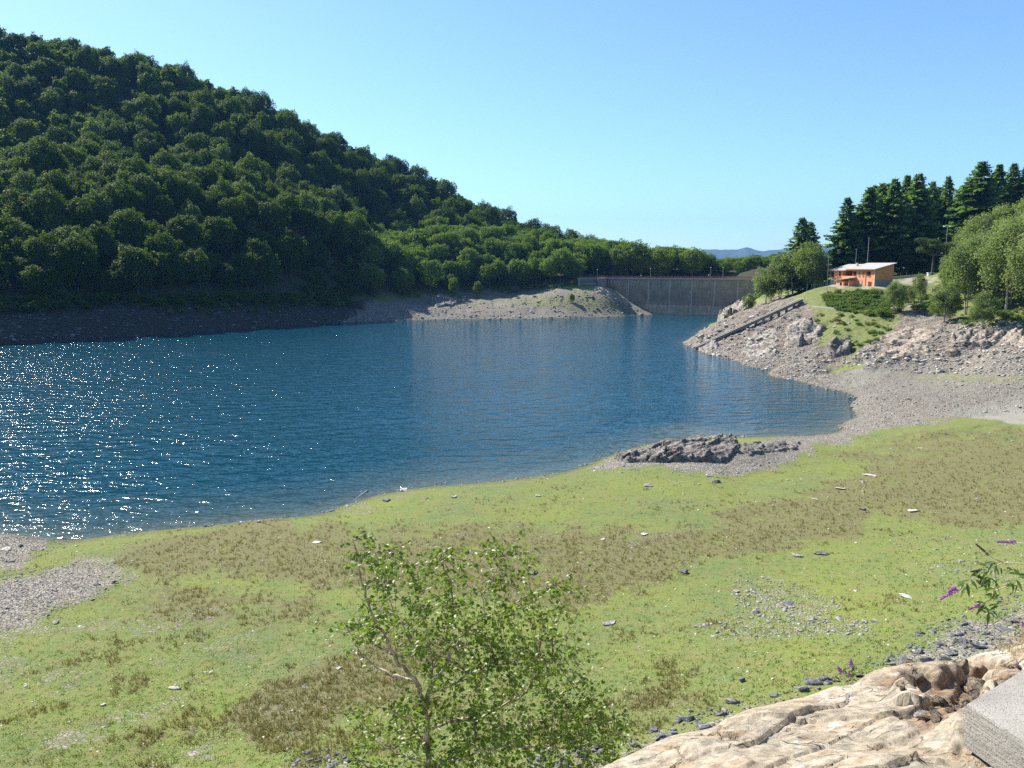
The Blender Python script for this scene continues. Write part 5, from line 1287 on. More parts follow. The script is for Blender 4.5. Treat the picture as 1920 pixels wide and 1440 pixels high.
def door(x, w_, h_, mat, lab):
    m = MB(); m.box(x, x + w_, .02, .09, 0, h_); d_ = m.build('door', mat, house); d_['label'] = lab
    m = MB(); m.box(x + .1, x + .2, .09, .14, h_ * .45, h_ * .52); m.build('handle', GLASS, d_)
    m = MB(); m.box(x - .1, x, .02, .12, 0, h_ + .1); m.box(x + w_, x + w_ + .1, .02, .12, 0, h_ + .1); m.box(x, x + w_, .02, .12, h_, h_ + .1); m.build('frame', SHUT, d_)
door(1.3, 0.95, 2.3, SHUT, 'dark red door'); door(5.0, 1.2, 2.5, GREYD, 'pale grey door')
m = MB(); m.box(7.8, 8.0, 0.02, 3.0, 0, 2.5); m.box(9.9, 13.0, 0.02, 3.2, -0.6, 2.55); m.box(8.0, 9.9, 0.02, 0.2, 0, 2.9); m.build('porch', ORANGE, house)
m = MB(); m.hexa([(7.2, -.0, 3.6), (13.4, 0, 2.6), (13.4, 3.7, 2.55), (7.2, 3.7, 3.45)][::-1], [(7.2, 0, 3.75), (13.4, 0, 2.75), (13.4, 3.7, 2.7), (7.2, 3.7, 3.6)][::-1]); m.build('porch_roof', ROOFM, house)
m = MB(); m.box(10.6, 11.4, 3.2, 3.26, 0.9, 1.9); m.build('porch_window', GLASS, house)
m = MB(); m.tube([(7.35, 3.5, -0.2), (7.35, 3.5, 3.4)], 0.08, 6); m.build('porch_post', SHUTP, house)
# fences, poles, kerb, path furniture
GREENF = plain('fence_green', (0.035, 0.12, 0.07), 0.6, 0.15, 3)
def fence_line(pts, h, step, mat, label, nw=6):
    root = tag(empty('fence', pts[0]), label, 'fence'); O = Vector(pts[0]); mw = MB()
    for a, b_ in zip(pts[:-1], pts[1:]):
        a = Vector(a); b_ = Vector(b_); n = max(1, int((b_ - a).length / step))
        for i in range(n + 1):
            p = a.lerp(b_, i / n); z = gz1(p.x, p.y); mp = MB(); q = p - O; mp.box(q.x - .045, q.x + .045, q.y - .045, q.y + .045, z - O.z - .3, z - O.z + h); mp.build('post', mat, root)
            if i < n:
                p2 = a.lerp(b_, (i + 1) / n); z2 = gz1(p2.x, p2.y)
                for k in range(nw): mw.bar((q.x, q.y, z - O.z + .12 + (h - .16) * k / (nw - 1)), (p2.x - O.x, p2.y - O.y, z2 - O.z + .12 + (h - .16) * k / (nw - 1)), .02, .02)
    mw.build('wire', mat, root)
def gp(px, Y): x, y, _ = PY(px, 500, Y); return (x, y, gz1(x, y))
fence_line([gp(1678, 300), gp(1735, 303), gp(1790, 306)], 2.0, 2.6, GREENF, 'thin green wire fence along the road right of the house')
fence_line([gp(1524, 288), gp(1550, 284)], 1.8, 0.7, GREENF, 'green mesh fence at the left end of the house', 9)
m = MB(); a, b_ = gp(1672, 294), gp(1795, 300); m.bar((0, 0, .35), (b_[0] - a[0], b_[1] - a[1], b_[2] - a[2] + .35), 0.35, 0.9)
tag(m.build('low_wall', CONC, loc=a), 'pale low wall along the road edge below the green wire fence', 'wall', kind='thing')
m = MB(); p = gp(1746, 292); m.box(-1.1, 1.1, -.5, .5, -0.2, 0.8); m.box(-1.25, 1.25, -.65, .65, .8, .95); tag(m.build('planter', plain('white_concrete', (.7, .7, .68), .8, .1), loc=p), 'white concrete planter under the umbrella pine', 'planter')
a = np.array(hit(1522, 577, 120)).ravel(); b_ = np.array(hit(1577, 581, 120)).ravel(); m = MB(); m.bar((0, 0, .25), tuple(b_ - a + np.array([0, 0, .25])), .4, .55); m.build('kerb_strip', CONC, loc=tuple(a)); tag(bpy.context.scene.objects['kerb_strip'], 'pale concrete kerb across the bank below the shaded brambles', 'kerb', kind='thing')
def pole(px, Y, top, rad, label, arm=0.0, lamps=0, name='utility_pole'):
    x, y, _ = PY(px, 500, Y); z = gz1(x, y); h_ = PY(px, top, Y)[2] - z
    root = tag(empty(name, (x, y, z)), label, 'pole'); m = MB(); m.tube([(0, 0, -.4), (0, 0, h_)], [rad, rad * .6], 8); m.build('pole', POLE, root)
    m = MB(); m.box(-max(arm, .15), max(arm, .15), -.05, .05, h_ - .35, h_ - .2); m.build('crossarm', POLE, root)
    for i in range(lamps):
        m = MB(); c_ = -arm + 2 * arm * i / max(1, lamps - 1); m.box(c_ - .32, c_ + .32, -.3, .1, h_ - .2, h_ + .12); m.build('lamp_head', WHITE, root)
pole(1553, 272, 478, 0.09, 'thin grey pole at the left corner of the house', .3)
pole(1604, 300, 466, 0.14, 'short grey pole behind the middle of the house roof', .5)
pole(1626, 303, 445, 0.17, 'taller pale pole standing among the fir trunks behind the roof', .5)
pole(1771, 288, 424, 0.14, 'tall pole with two white floodlights before the dark trees', 1.1, 2, 'floodlight_pole')
pole(1765, 290, 474, 0.08, 'slim lamp post by the umbrella pine', .3, 1, 'lamp_post')

# ------------------------------------------------------------------ concrete channel running down the right bank
ca_ = np.array(hit(1302, 658, 150)).ravel(); cb_ = np.array(hit(1503, 568, 150)).ravel(); ca_[2] = 0.5; cb_[2] += 0.9
for _ in range(3):
    q_ = np.linspace(0.02, 0.98, 60)[:, None]; pl_ = ca_ + (cb_ - ca_) * q_; ov = gz(pl_[:, 0], pl_[:, 1]) - pl_[:, 2]
    cb_[2] += max(0, float(np.percentile(ov, 88))) * 0.8; ca_[2] += max(0, float(np.percentile(ov[:25], 88))) * 0.5
ch = tag(empty('concrete_channel', tuple(ca_)), 'long straight concrete channel slanting down the right bank into the lake', 'channel')
dv = cb_ - ca_; L_ = float(np.linalg.norm(dv)); m = MB()
side = np.cross(dv / L_, [0, 0, 1]); side /= np.linalg.norm(side)
for s_ in (-1, 1):
    o_ = side * s_ * 0.75; m.bar(tuple(o_), tuple(dv + o_), 0.22, 0.75)
m.bar((0, 0, -.45), tuple(dv + np.array([0, 0, -.45])), 1.7, .25)
m.build('trough', CONCD, ch)
m = MB(); m.bar(tuple(np.array([0, 0, .43]) - side * .75), tuple(dv + np.array([0, 0, .43]) - side * .75), .42, .10); m.bar(tuple(np.array([0, 0, .43]) + side * .75), tuple(dv + np.array([0, 0, .43]) + side * .75), .42, .10); m.build('rim', CONC, ch)
for i in range(1, 14):
    p = ca_ + dv * i / 14; zg = gz1(p[0], p[1])
    if zg < p[2] - .4:
        m = MB(); m.box(p[0] - ca_[0] - .35, p[0] - ca_[0] + .35, p[1] - ca_[1] - .35, p[1] - ca_[1] + .35, zg - ca_[2] - .4, p[2] - ca_[2] - .55); m.build('support', CONCD, ch)
p = ca_ + dv * 0.36; x, y, z = hit(1379, 622, 150)
m = MB(); m.box(-1.0, 1.0, -.7, .7, -.5, 1.0); m.box(-1.1, 1.1, -.8, .8, 1.0, 1.15); tag(m.build('concrete_box', CONCD, loc=(x[0], y[0], z[0])), 'small dark concrete box just below the channel', 'box')

# driftwood on the shore
m = MB(); x, y, z = hit(664, 938); x2, y2, z2 = hit(690, 924); m.tube([(0, 0, .08), ((x2[0] - x[0]) * .5, (y2[0] - y[0]) * .5 + .1, .14), (x2[0] - x[0], y2[0] - y[0], .22), (x2[0] - x[0] + .25, y2[0] - y[0] - .3, .32)], [.05, .08, .07, .02], 7)
m.tube([((x2[0] - x[0]) * .6, (y2[0] - y[0]) * .6, .14), ((x2[0] - x[0]) * .6 + .5, (y2[0] - y[0]) * .6 + .1, .3)], [.05, .015], 6)
tag(m.build('driftwood', BARKP, loc=(x[0], y[0], z[0]), smooth=True), 'bleached curved piece of driftwood at the water edge', 'driftwood')

# ------------------------------------------------------------------ tan rock in the foreground
FP = [(1000, 1500, 4.0), (1060, 1478, 4.2), (1120, 1441, 4.5), (1185, 1412, 4.7), (1250, 1382, 5.0), (1400, 1335, 5.4), (1480, 1312, 5.7), (1560, 1288, 6.0), (1650, 1252, 6.6), (1740, 1240, 7.2), (1830, 1232, 7.8), (1920, 1224, 8.2), (2080, 1212, 8.8)]
edge_ = [PY(*q) for q in FP]
cp = list(edge_)
for i, q in enumerate(edge_):
    a = np.array(edge_[max(0, i - 1)]); b_ = np.array(edge_[min(len(edge_) - 1, i + 1)]); t_ = (b_ - a)[:2]; t_ /= np.linalg.norm(t_); n = np.array([-t_[1], t_[0]])
    for d, dz_ in ((0.25, -0.32), (0.8, -1.5), (1.8, -3.8)): cp.append((q[0] + n[0] * d, q[1] + n[1] * d, q[2] + dz_))
for q in [(1150, 1480, 4.1), (1250, 1440, 4.35), (1400, 1440, 4.1), (1400, 1385, 4.8), (1560, 1440, 3.9), (1560, 1370, 4.8), (1560, 1320, 5.5), (1700, 1440, 3.75), (1650, 1330, 5.3), (1690, 1280, 6.1), (1720, 1380, 4.45),
          (1760, 1300, 5.6), (1840, 1262, 6.9), (1900, 1250, 7.2), (1820, 1300, 5.4), (1900, 1300, 5.3), (2080, 1280, 5.5),
          (1100, 1600, 3.2), (1400, 1600, 2.9), (1700, 1600, 2.6), (2000, 1600, 2.4), (1400, 1850, 2.0), (1900, 1850, 1.7), (1000, 1700, 2.8)]:
    cp.append(PY(*q))
ZBK = PY(1811, 1320, 4.15)[2]
for q in [(1812, 1392), (1870, 1432), (1920, 1475), (2000, 1540), (1800, 1440), (1860, 1520), (1950, 1600)]: cp.append(PZ(q[0], q[1], ZBK - .27))
for q in [(1860, 1330), (1920, 1350), (1990, 1380)]: cp.append(PZ(q[0], q[1], ZBK - .2))
cp = np.array(cp)
Dm = np.sqrt(((cp[:, None, :2] - cp[None, :, :2]) ** 2).sum(-1) + 0.05); n_ = len(cp)
A2_ = np.zeros((n_ + 3, n_ + 3)); A2_[:n_, :n_] = Dm - np.eye(n_) * .01; A2_[:n_, n_] = 1; A2_[:n_, n_ + 1:] = cp[:, :2]; A2_[n_:, :n_] = A2_[:n_, n_:].T
W2 = np.linalg.solve(A2_, np.concatenate([cp[:, 2], [0, 0, 0]]))
gx1, gy1 = np.meshgrid(np.arange(-0.6, 8.4, .02), np.arange(1.0, 10.5, .02), indexing='ij')
fz = np.empty(gx1.size); fx_, fy_ = gx1.ravel(), gy1.ravel()
for i in range(0, len(fx_), 20000):
    d = np.sqrt((fx_[i:i + 20000, None] - cp[:, 0]) ** 2 + (fy_[i:i + 20000, None] - cp[:, 1]) ** 2 + 0.05)
    fz[i:i + 20000] = d @ W2[:n_] + W2[n_] + W2[n_ + 1] * fx_[i:i + 20000] + W2[n_ + 2] * fy_[i:i + 20000]
fz = fz.reshape(gx1.shape)
qx, qy = proj(gx1, gy1, fz)
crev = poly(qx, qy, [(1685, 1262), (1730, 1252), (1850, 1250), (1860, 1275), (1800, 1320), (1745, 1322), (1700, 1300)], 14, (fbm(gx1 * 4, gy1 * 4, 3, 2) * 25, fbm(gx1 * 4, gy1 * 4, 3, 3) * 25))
rough_ = poly(qx, qy, [(1640, 1250), (1930, 1215), (1930, 1300), (1800, 1330), (1790, 1400), (1720, 1420), (1690, 1330)], 22, (fbm(gx1 * 3, gy1 * 3, 3, 2) * 25, fbm(gx1 * 3, gy1 * 3, 3, 3) * 25))
c1 = cells(gx1, gy1, 260, 901, 0.9, (2.2, 1), 0.9); c2_ = cells(gx1, gy1, 1500, 902, 1.6, (2.6, 1), 0.7); c3 = cells(gx1, gy1, 90, 903, 0.25, (2.0, 1), 0.5)
fu = gx1 * math.cos(.65) + gy1 * math.sin(.65); fv = -gx1 * math.sin(.65) + gy1 * math.cos(.65)
rel = 0.07 * (c3 - .5) + 0.045 * (cells(gx1, gy1, 700, 911, 0.8, (3.2, 1), 0.62) - .5) + 0.014 * ridged(fu * 1.1, fv * 3.2, 4, 905) + 0.020 * fbm(fu * 4, fv * 12, 5, 906) + 0.05 * fbm(gx1 * .9, gy1 * .9, 3, 907)
crk = np.abs(fbm(fu * 1.3 + 3, fv * 2.0, 5, 908)); rel -= 0.05 * sstep(0.035, 0.0, crk) * sstep(-0.2, 0.2, fbm(gx1 * 1.1, gy1 * 1.1, 2, 910))
rel += rough_ * (0.13 * (c1 - .55) + 0.07 * (c2_ - .5)) - crev * 0.20
edgef = poly(qx, qy, [(p[0], p[1] + 14) for p in FP] + [(2080, 1900), (900, 1900)], 14)
fzz = fz + rel * (0.35 + 0.65 * edgef)
t = NT('tan_rock'); v = t.coord(); vf = t.coord(scale=(1.0, 1.9, 1.0), rot=(0, 0, -0.65))
n1 = t.noise(v, 1.3, 6, .6); n2 = t.noise(vf, 2.4, 12, .78, 0.15); n3 = t.noise(v, 12, 8, .75)
c = t.mix(t.ramp(n1, [(0.35, 0.0), (0.68, 1.0)]), (0.30, 0.25, 0.18), (0.42, 0.365, 0.28))
c = t.mix(t.ramp(n2, [(0.52, 0.0), (0.62, 0.7)]), c, (0.33, 0.215, 0.12))
c = t.mix(t.ramp(t.noise(v, 2.6, 8, .7, 1.0), [(0.57, 0.0), (0.66, 0.85)]), c, (0.72, 0.69, 0.63))
c = t.mix(t.ramp(n2, [(0.36, 0.8), (0.46, 0.0)]), c, (0.25, 0.225, 0.19))
wpn = t.n('ShaderNodeTexNoise'); t.l(v, wpn.inputs['Vector']); wpn.inputs['Scale'].default_value = 3.5; wpn.inputs['Detail'].default_value = 9
va = t.n('ShaderNodeVectorMath', operation='MULTIPLY_ADD'); t.l(wpn.outputs['Color'], va.inputs[0]); va.inputs[1].default_value = (.22, .22, .22); t.l(vf, va.inputs[2])
ck = t.voro(va.outputs[0], 1.15, 'DISTANCE_TO_EDGE'); ck2 = t.voro(va.outputs[0], 3.4, 'DISTANCE_TO_EDGE')
gate = t.ramp(t.noise(v, 1.6, 6, .7), [(0.52, 0.0), (0.60, 1.0)])
crackm = t.math('MAXIMUM', t.math('MULTIPLY', t.ramp(ck, [(0.0, 0.95), (0.012, 0.0)]), t.ramp(t.noise(v, 1.7, 7, .75), [(0.50, 0.0), (0.56, 1.0)])), t.math('MULTIPLY', t.ramp(ck2, [(0.0, 0.8), (0.03, 0.0)]), gate))
c = t.mix(crackm, c, (0.11, 0.085, 0.06))
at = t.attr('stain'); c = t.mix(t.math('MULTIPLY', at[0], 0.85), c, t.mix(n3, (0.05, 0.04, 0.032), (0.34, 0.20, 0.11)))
c = t.mix(0.75, c, t.ramp(n3, [(0.30, 0.12), (0.70, 0.95)]), 'OVERLAY')
t.col(c)
b = t.bump(n2, 1.0, .030); b = t.bump(n3, 1.0, .012, b); b = t.bump(t.noise(v, 45, 6, .8), 1.0, .004, b); b = t.bump(crackm, -1.0, .03, b) if False else t.bump(t.math('SUBTRACT', 1.0, crackm), 1.0, .02, b); t.nrm(b)
gmask = (fzz > gz(gx1.ravel(), gy1.ravel()).reshape(gx1.shape) - 0.6) & (edgef > -1)
far_ = np.full(gx1.shape, True)
e2 = np.array(edge_)[:, :2]
ii = np.arange(gx1.size).reshape(gx1.shape); dmin = np.full(gx1.shape, 9e9); sgn = np.zeros(gx1.shape)
for a, b_ in zip(e2[:-1], e2[1:]):
    e = b_ - a; tt = np.clip(((gx1 - a[0]) * e[0] + (gy1 - a[1]) * e[1]) / (e @ e), 0, 1); dx = gx1 - a[0] - tt * e[0]; dy = gy1 - a[1] - tt * e[1]; d = np.hypot(dx, dy)
    cr_ = e[0] * (gy1 - a[1]) - e[1] * (gx1 - a[0]); u = d < dmin; dmin = np.where(u, d, dmin); sgn = np.where(u, np.sign(cr_), sgn)
keepm = (sgn < 0) | (dmin < 1.7)
kk = keepm[:-1, :-1] & keepm[1:, 1:] & keepm[1:, :-1] & keepm[:-1, 1:]
Fo = np.stack([ii[:-1, :-1], ii[1:, :-1], ii[1:, 1:], ii[:-1, 1:]], -1)[kk]
me = mesh_np('foreground_rock', np.stack([gx1, gy1, fzz], -1).reshape(-1, 3), Fo, [t.m], smooth=False)
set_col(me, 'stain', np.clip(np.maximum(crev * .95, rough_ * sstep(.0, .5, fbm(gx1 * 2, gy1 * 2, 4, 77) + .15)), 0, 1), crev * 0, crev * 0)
tag(link('foreground_rock', me), 'large tan and white cracked rock slab filling the lower right corner', 'rock')
def fz_at(x, y):
    i = int(round((x + .6) / .02)); j = int(round((y - 1.0) / .02)); return float(fzz[min(max(i, 0), fzz.shape[0] - 1), min(max(j, 0), fzz.shape[1] - 1)])
# concrete block
C0 = np.array(PY(1811, 1320, 4.15)); ZT_ = C0[2]; far_c = np.array(PZ(1920, 1254, ZT_)); near_c = np.array(PZ(1920, 1393, ZT_))
u = (far_c - C0) / np.linalg.norm(far_c - C0); v_ = (near_c - C0) / np.linalg.norm(near_c - C0)
print('block angle', math.degrees(math.acos(float(u @ v_))))
bm = bmesh.new()
base = [C0, C0 + u * 2.6, C0 + u * 2.6 + v_ * 1.6, C0 + v_ * 1.6]
vt = [bm.verts.new(tuple(p - C0)) for p in base]; vb = [bm.verts.new(tuple(p - C0 - np.array([0, 0, .25]))) for p in base]
bm.faces.new(vt); bm.faces.new(vb[::-1])
for i in range(4): bm.faces.new((vt[i], vb[i], vb[(i + 1) % 4], vt[(i + 1) % 4]))
bmesh.ops.recalc_face_normals(bm, faces=bm.faces)
bmesh.ops.bevel(bm, geom=list(bm.edges), offset=.006, segments=2, affect='EDGES')
bmesh.ops.subdivide_edges(bm, edges=bm.edges, cuts=5, use_grid_fill=True)
me = bpy.data.meshes.new('concrete_block'); bm.to_mesh(me); bm.free()
t = NT('block_concrete'); v = t.coord(); n1 = t.noise(v, 3, 6, .6); n2 = t.noise(v, 60, 6, .7); lay = t.noise(t.coord(scale=(1, 1, 14)), 4, 5, .6)
c = t.mix(t.ramp(n1, [(.35, 0.0), (.65, 1.0)]), (.29, .275, .245), (.38, .36, .32)); c = t.mix(t.ramp(n2, [(.36, .8), (.48, 0.0)]), c, (.18, .17, .15)); c = t.mix(t.ramp(lay, [(.38, .45), (.5, 0.0)]), c, (.24, .22, .19)); t.col(c)
vp = t.voro(v, 55, 'F1'); b = t.bump(t.ramp(vp, [(.12, 0.0), (.3, 1.0)]), .5, .006); b = t.bump(n2, 1.0, .006, b); b = t.bump(lay, .8, .012, b); t.nrm(b); me.materials.append(t.m)
tag(link('concrete_block', me, loc=tuple(C0)), 'pitted grey concrete block resting on the tan rock at the right edge', 'concrete block')
# rubble in the hollow beside the block
g_ = np.random.default_rng(12)
for i, (px, py, s_) in enumerate([(1790, 1330, .13), (1772, 1318, .10), (1800, 1345, .09), (1760, 1335, .07), (1745, 1345, .09), (1782, 1350, .08), (1730, 1362, .07), (1815, 1300, .10), (1755, 1365, .06), (1770, 1378, .05), (1800, 1362, .07), (1835, 1290, .08)]):
    Y = np.interp(py, [1290, 1380], [5.7, 4.5]); x, y, _ = PY(px, py, Y); Vp, Fp = rock_arr(7000 + i, 3, .6, 16, 1.3, .006)
    o = link('stone', mesh_np('stone', Vp, Fp, [STONEB if i % 3 else STONEP]), loc=(x, y, fz_at(x, y) + s_ * .25), rot=(g_.normal(0, .4), g_.normal(0, .4), g_.uniform(0, 3)), scale=s_ * .8)
    tag(o, 'brown or pale broken stone in the hollow between tan rock and concrete block', 'stone', 'broken stones beside the concrete block')
ROCKB = rock_mat('fractured_rock', (0.20, 0.145, 0.095), (0.045, 0.036, 0.03), (0.38, 0.31, 0.23), 3.0, 0.5, 0.03)
for i in range(24):
    px = g_.uniform(1700, 1850); py = g_.uniform(1268, 1312) if i < 12 else g_.uniform(1310, 1375)
    if i >= 12: px = g_.uniform(1690, 1790)
    Y = np.interp(py, [1235, 1260, 1300, 1330, 1380], [7.6, 7.0, 6.0, 5.2, 4.5]); x, y, _ = PY(px, py, Y); s_ = g_.uniform(.07, .17) * (1 if i < 12 else .5)
    Vp, Fp = rock_arr(7100 + i, 3, g_.uniform(.5, .9), 18, g_.uniform(1.0, 1.8), .004)
    o = link('stone', mesh_np('stone', Vp, Fp, [ROCKB]), loc=(x, y, fz_at(x, y) + s_ * .12), rot=(g_.normal(0, .35), g_.normal(0, .35), .6 + g_.normal(0, .4)), scale=s_)
    tag(o, 'dark brown fractured block wedged in the hollow behind the smooth tan slab', 'stone', 'fractured blocks in the hollow of the foreground rock')
# dry grass on the back of the rock
pts = []
for _ in range(40):
    px = g_.uniform(1880, 1990); Y = g_.uniform(7.4, 8.9); x, y, _z = PY(px, 1225, Y); pts.append((x, y, fz_at(x, y) - .02))
protos = [tuft(90 + i, 26, .26, .10, .0035) for i in range(6)]
STRAW = leaf_mat('straw', (.40, .32, .18), (.60, .50, .32), .3, .7, .1, (1.1, 1.0, .8))
spread('grass', np.array(pts), protos, STRAW, 'dry straw coloured grass on top of the rock at the right edge', 'grass', .6, 1.3, seed=4)

# ------------------------------------------------------------------ the near birch
g_ = np.random.default_rng(55)
NB = leaf_mat('near_birch_leaf', (0.09, 0.15, 0.018), (0.21, 0.26, 0.05), .42, .42, .42)
TW = plain('twig_brown', (0.16, 0.11, 0.08), .8, .3, 20)
NBARK = NT('near_bark'); v = NBARK.coord(scale=(1, 1, .5)); NBARK.col(NBARK.mix(NBARK.ramp(NBARK.noise(v, 14, 5), [(.4, 0.0), (.6, 1.0)]), (.20, .13, .09), (.55, .48, .40))); NBARK = NBARK.m
bx0, by0, _ = PY(812, 1700, 6.3)
root = tag(empty('birch_tree', (bx0, by0, gz1(bx0, by0) - .1)), 'young birch in full leaf rising at the bottom centre before the meadow', 'tree')
RO = Vector(root.location)
def B(px, py, Y): return Vector(PY(px, py, Y)) - RO
skel = []
def limb(pts, r0, r1, name='branch', mat=None):
    P = [B(*p) if not isinstance(p, Vector) else p for p in pts]; m = MB(); Q = []
    for i in range(len(P) - 1):
        for k in range(4):
            f = k / 4; Q.append(P[i].lerp(P[i + 1], f) + Vector(g_.normal(0, .008, 3)))
    Q.append(P[-1]); n = len(Q); m.tube(Q, [r0 + (r1 - r0) * i / (n - 1) for i in range(n)], 7)
    m.build(name, mat or NBARK, root, smooth=True)
    for i, q in enumerate(Q): skel.append((q, r0 + (r1 - r0) * i / (n - 1)))
limb([Vector((0, 0, -.2)), B(812, 1560, 6.4), B(803, 1440, 6.45), B(798, 1380, 6.45), B(799, 1320, 6.5), B(808, 1290, 6.5)], .032, .019, 'trunk')
limb([(799, 1330, 6.5), (776, 1274, 6.45), (741, 1231, 6.4), (722, 1195, 6.35), (707, 1169, 6.35), (690, 1130, 6.3), (676, 1085, 6.3), (674, 1041, 6.3), (661, 1015, 6.3)], .020, .004)
limb([(776, 1278, 6.45), (745, 1268, 6.5), (707, 1253, 6.6), (672, 1223, 6.6), (667, 1190, 6.6), (640, 1182, 6.6)], .013, .003)
limb([(741, 1231, 6.4), (715, 1215, 6.5), (690, 1200, 6.6), (660, 1190, 6.6), (630, 1181, 6.7)], .009, .003)
limb([(808, 1290, 6.5), (828, 1260, 6.5), (842, 1227, 6.55), (838, 1190, 6.6), (850, 1140, 6.6), (845, 1090, 6.7), (830, 1050, 6.7)], .018, .004)
limb([(842, 1227, 6.55), (862, 1200, 6.6), (885, 1175, 6.7), (906, 1158, 6.7), (905, 1115, 6.8), (930, 1070, 6.8), (945, 1020, 6.9)], .013, .003)
limb([(906, 1158, 6.7), (950, 1140, 6.8), (1000, 1110, 6.9), (1050, 1095, 7.0), (1085, 1090, 7.0)], .008, .002)
limb([(806, 1300, 6.5), (835, 1290, 6.3), (880, 1265, 6.2), (930, 1250, 6.2), (985, 1235, 6.2), (1035, 1235, 6.2)], .012, .003)
limb([(800, 1370, 6.45), (860, 1350, 6.7), (930, 1330, 6.9), (985, 1300, 7.0), (1000, 1270, 7.0), (1040, 1230, 7.0), (1080, 1220, 7.0)], .014, .003)
limb([(860, 1350, 6.7), (940, 1360, 6.7), (1020, 1350, 6.8), (1070, 1330, 6.8), (1110, 1345, 6.9)], .009, .002)
limb([(800, 1400, 6.45), (770, 1350, 6.2), (735, 1330, 6.1), (700, 1330, 6.1), (683, 1345, 6.1)], .011, .003)
limb([(800, 1430, 6.45), (740, 1410, 6.5), (700, 1390, 6.5), (670, 1350, 6.5), (655, 1320, 6.5)], .009, .002)
limb([(803, 1440, 6.45), (860, 1420, 6.1), (940, 1400, 6.0), (1010, 1400, 6.0), (1090, 1400, 6.1), (1160, 1380, 6.2)], .012, .003)
limb([(799, 1330, 6.5), (812, 1250, 6.7), (800, 1180, 6.8), (780, 1110, 6.9), (765, 1050, 6.9)], .012, .003)
limb([(812, 1250, 6.7), (770, 1200, 6.9), (740, 1150, 7.0), (720, 1090, 7.0), (700, 1030, 7.0)], .009, .002)
limb([(812, 1560, 6.4), (900, 1500, 6.2), (1000, 1470, 6.1), (1100, 1450, 6.1)], .014, .003)
limb([(812, 1560, 6.4), (740, 1500, 6.3), (690, 1440, 6.3), (640, 1400, 6.3)], .012, .003)
SK = np.array([list(q) for q, _ in skel]); SKR = np.array([r_ for _, r_ in skel])
CR = [(660, 1005), (700, 992), (760, 1020), (830, 1035), (900, 1022), (960, 1008), (1010, 1050), (1055, 1085), (1115, 1100), (1090, 1150), (1035, 1160), (1070, 1210), (1120, 1260), (1140, 1320), (1200, 1370), (1180, 1420), (1120, 1445), (1080, 1540), (680, 1540), (670, 1420), (640, 1350), (700, 1310), (725, 1290), (650, 1230), (632, 1180), (655, 1120), (690, 1110), (650, 1050)]
targets = []
while len(targets) < 560:
    px, py = g_.uniform(625, 1210), g_.uniform(990, 1540)
    if not inpoly(np.array([px]), np.array([py]), CR)[0]: continue
    w_ = 1.0 if (800 < px < 1080 and py > 1130) else 0.72
    if px < 760 and py > 1180 and py < 1320: w_ = .35
    if g_.random() > w_: continue
    targets.append(B(px, py, 6.55 + g_.normal(0, .42)))
tw = MB(); LP_, LN_, LS_ = [], [], []
wind = np.array([-0.45, 0.1, 0.25])
for tg in targets:
    tg = np.array(tg); d = np.linalg.norm(SK - tg, axis=1) + (SKR > .02) * .4 + np.maximum(0, SK[:, 2] - tg[2]) * .4
    k = int(d.argmin()); a = SK[k]; mid = (a + tg) / 2 + np.array([0, 0, .05]) + g_.normal(0, .03, 3)
    ln = np.linalg.norm(tg - a); endp = tg
    tw.tube([tuple(a), tuple(mid), tuple(endp)], [.004, .0026, .0012], 4, False)
    nl = int(g_.uniform(9, 17)); 
    for q in range(nl):
        f = 1 - (q / nl) * min(0.9, .45 / max(ln, .1)) ; f = max(f, .15)
        p = (1 - f) ** 2 * a + 2 * f * (1 - f) * mid + f * f * endp + g_.normal(0, .035, 3)
        LP_.append(p); LN_.append(g_.normal(0, 1, 3) * .7 + np.array([-.25, -.15, .75])); LS_.append(g_.uniform(.026, .052))
    for s2 in range(2):
        e2_ = endp + g_.normal(0, .13, 3); tw.tube([tuple(mid), tuple(e2_)], [.002, .001], 3, False)
        for q in range(5): LP_.append(mid + (e2_ - mid) * (.4 + .15 * q) + g_.normal(0, .02, 3)); LN_.append(g_.normal(0, 1, 3) * .7 + np.array([-.25, -.15, .75])); LS_.append(g_.uniform(.026, .05))
tw.build('twigs', TW, root)
P = np.array(LP_); N = np.array(LN_); N /= np.linalg.norm(N, axis=1)[:, None]; S = np.array(LS_)[:, None]
U = np.tile(np.array([.9, -.1, .15]), (len(P), 1)) + g_.normal(0, .55, P.shape); U -= N * (U * N).sum(1)[:, None]; U /= np.linalg.norm(U, axis=1)[:, None]; Wv = np.cross(N, U)
def P5(u_, w__, n__): return P + U * S * u_ + Wv * S * w__ + N * S * n__
Vl = np.stack([P5(-.5, 0, 0), P5(-.22, .36, .10), P5(.12, .30, .08), P5(.55, 0, -.05), P5(.12, -.30, .08), P5(-.22, -.36, .10)], 1).reshape(-1, 3)
b6 = np.arange(len(P))[:, None] * 6
Fl_ = np.vstack([b6 + np.array([[0, 3, 2, 1]]), b6 + np.array([[0, 5, 4, 3]])])
link('crown', mesh_np('crown', Vl, Fl_, [NB]), root)

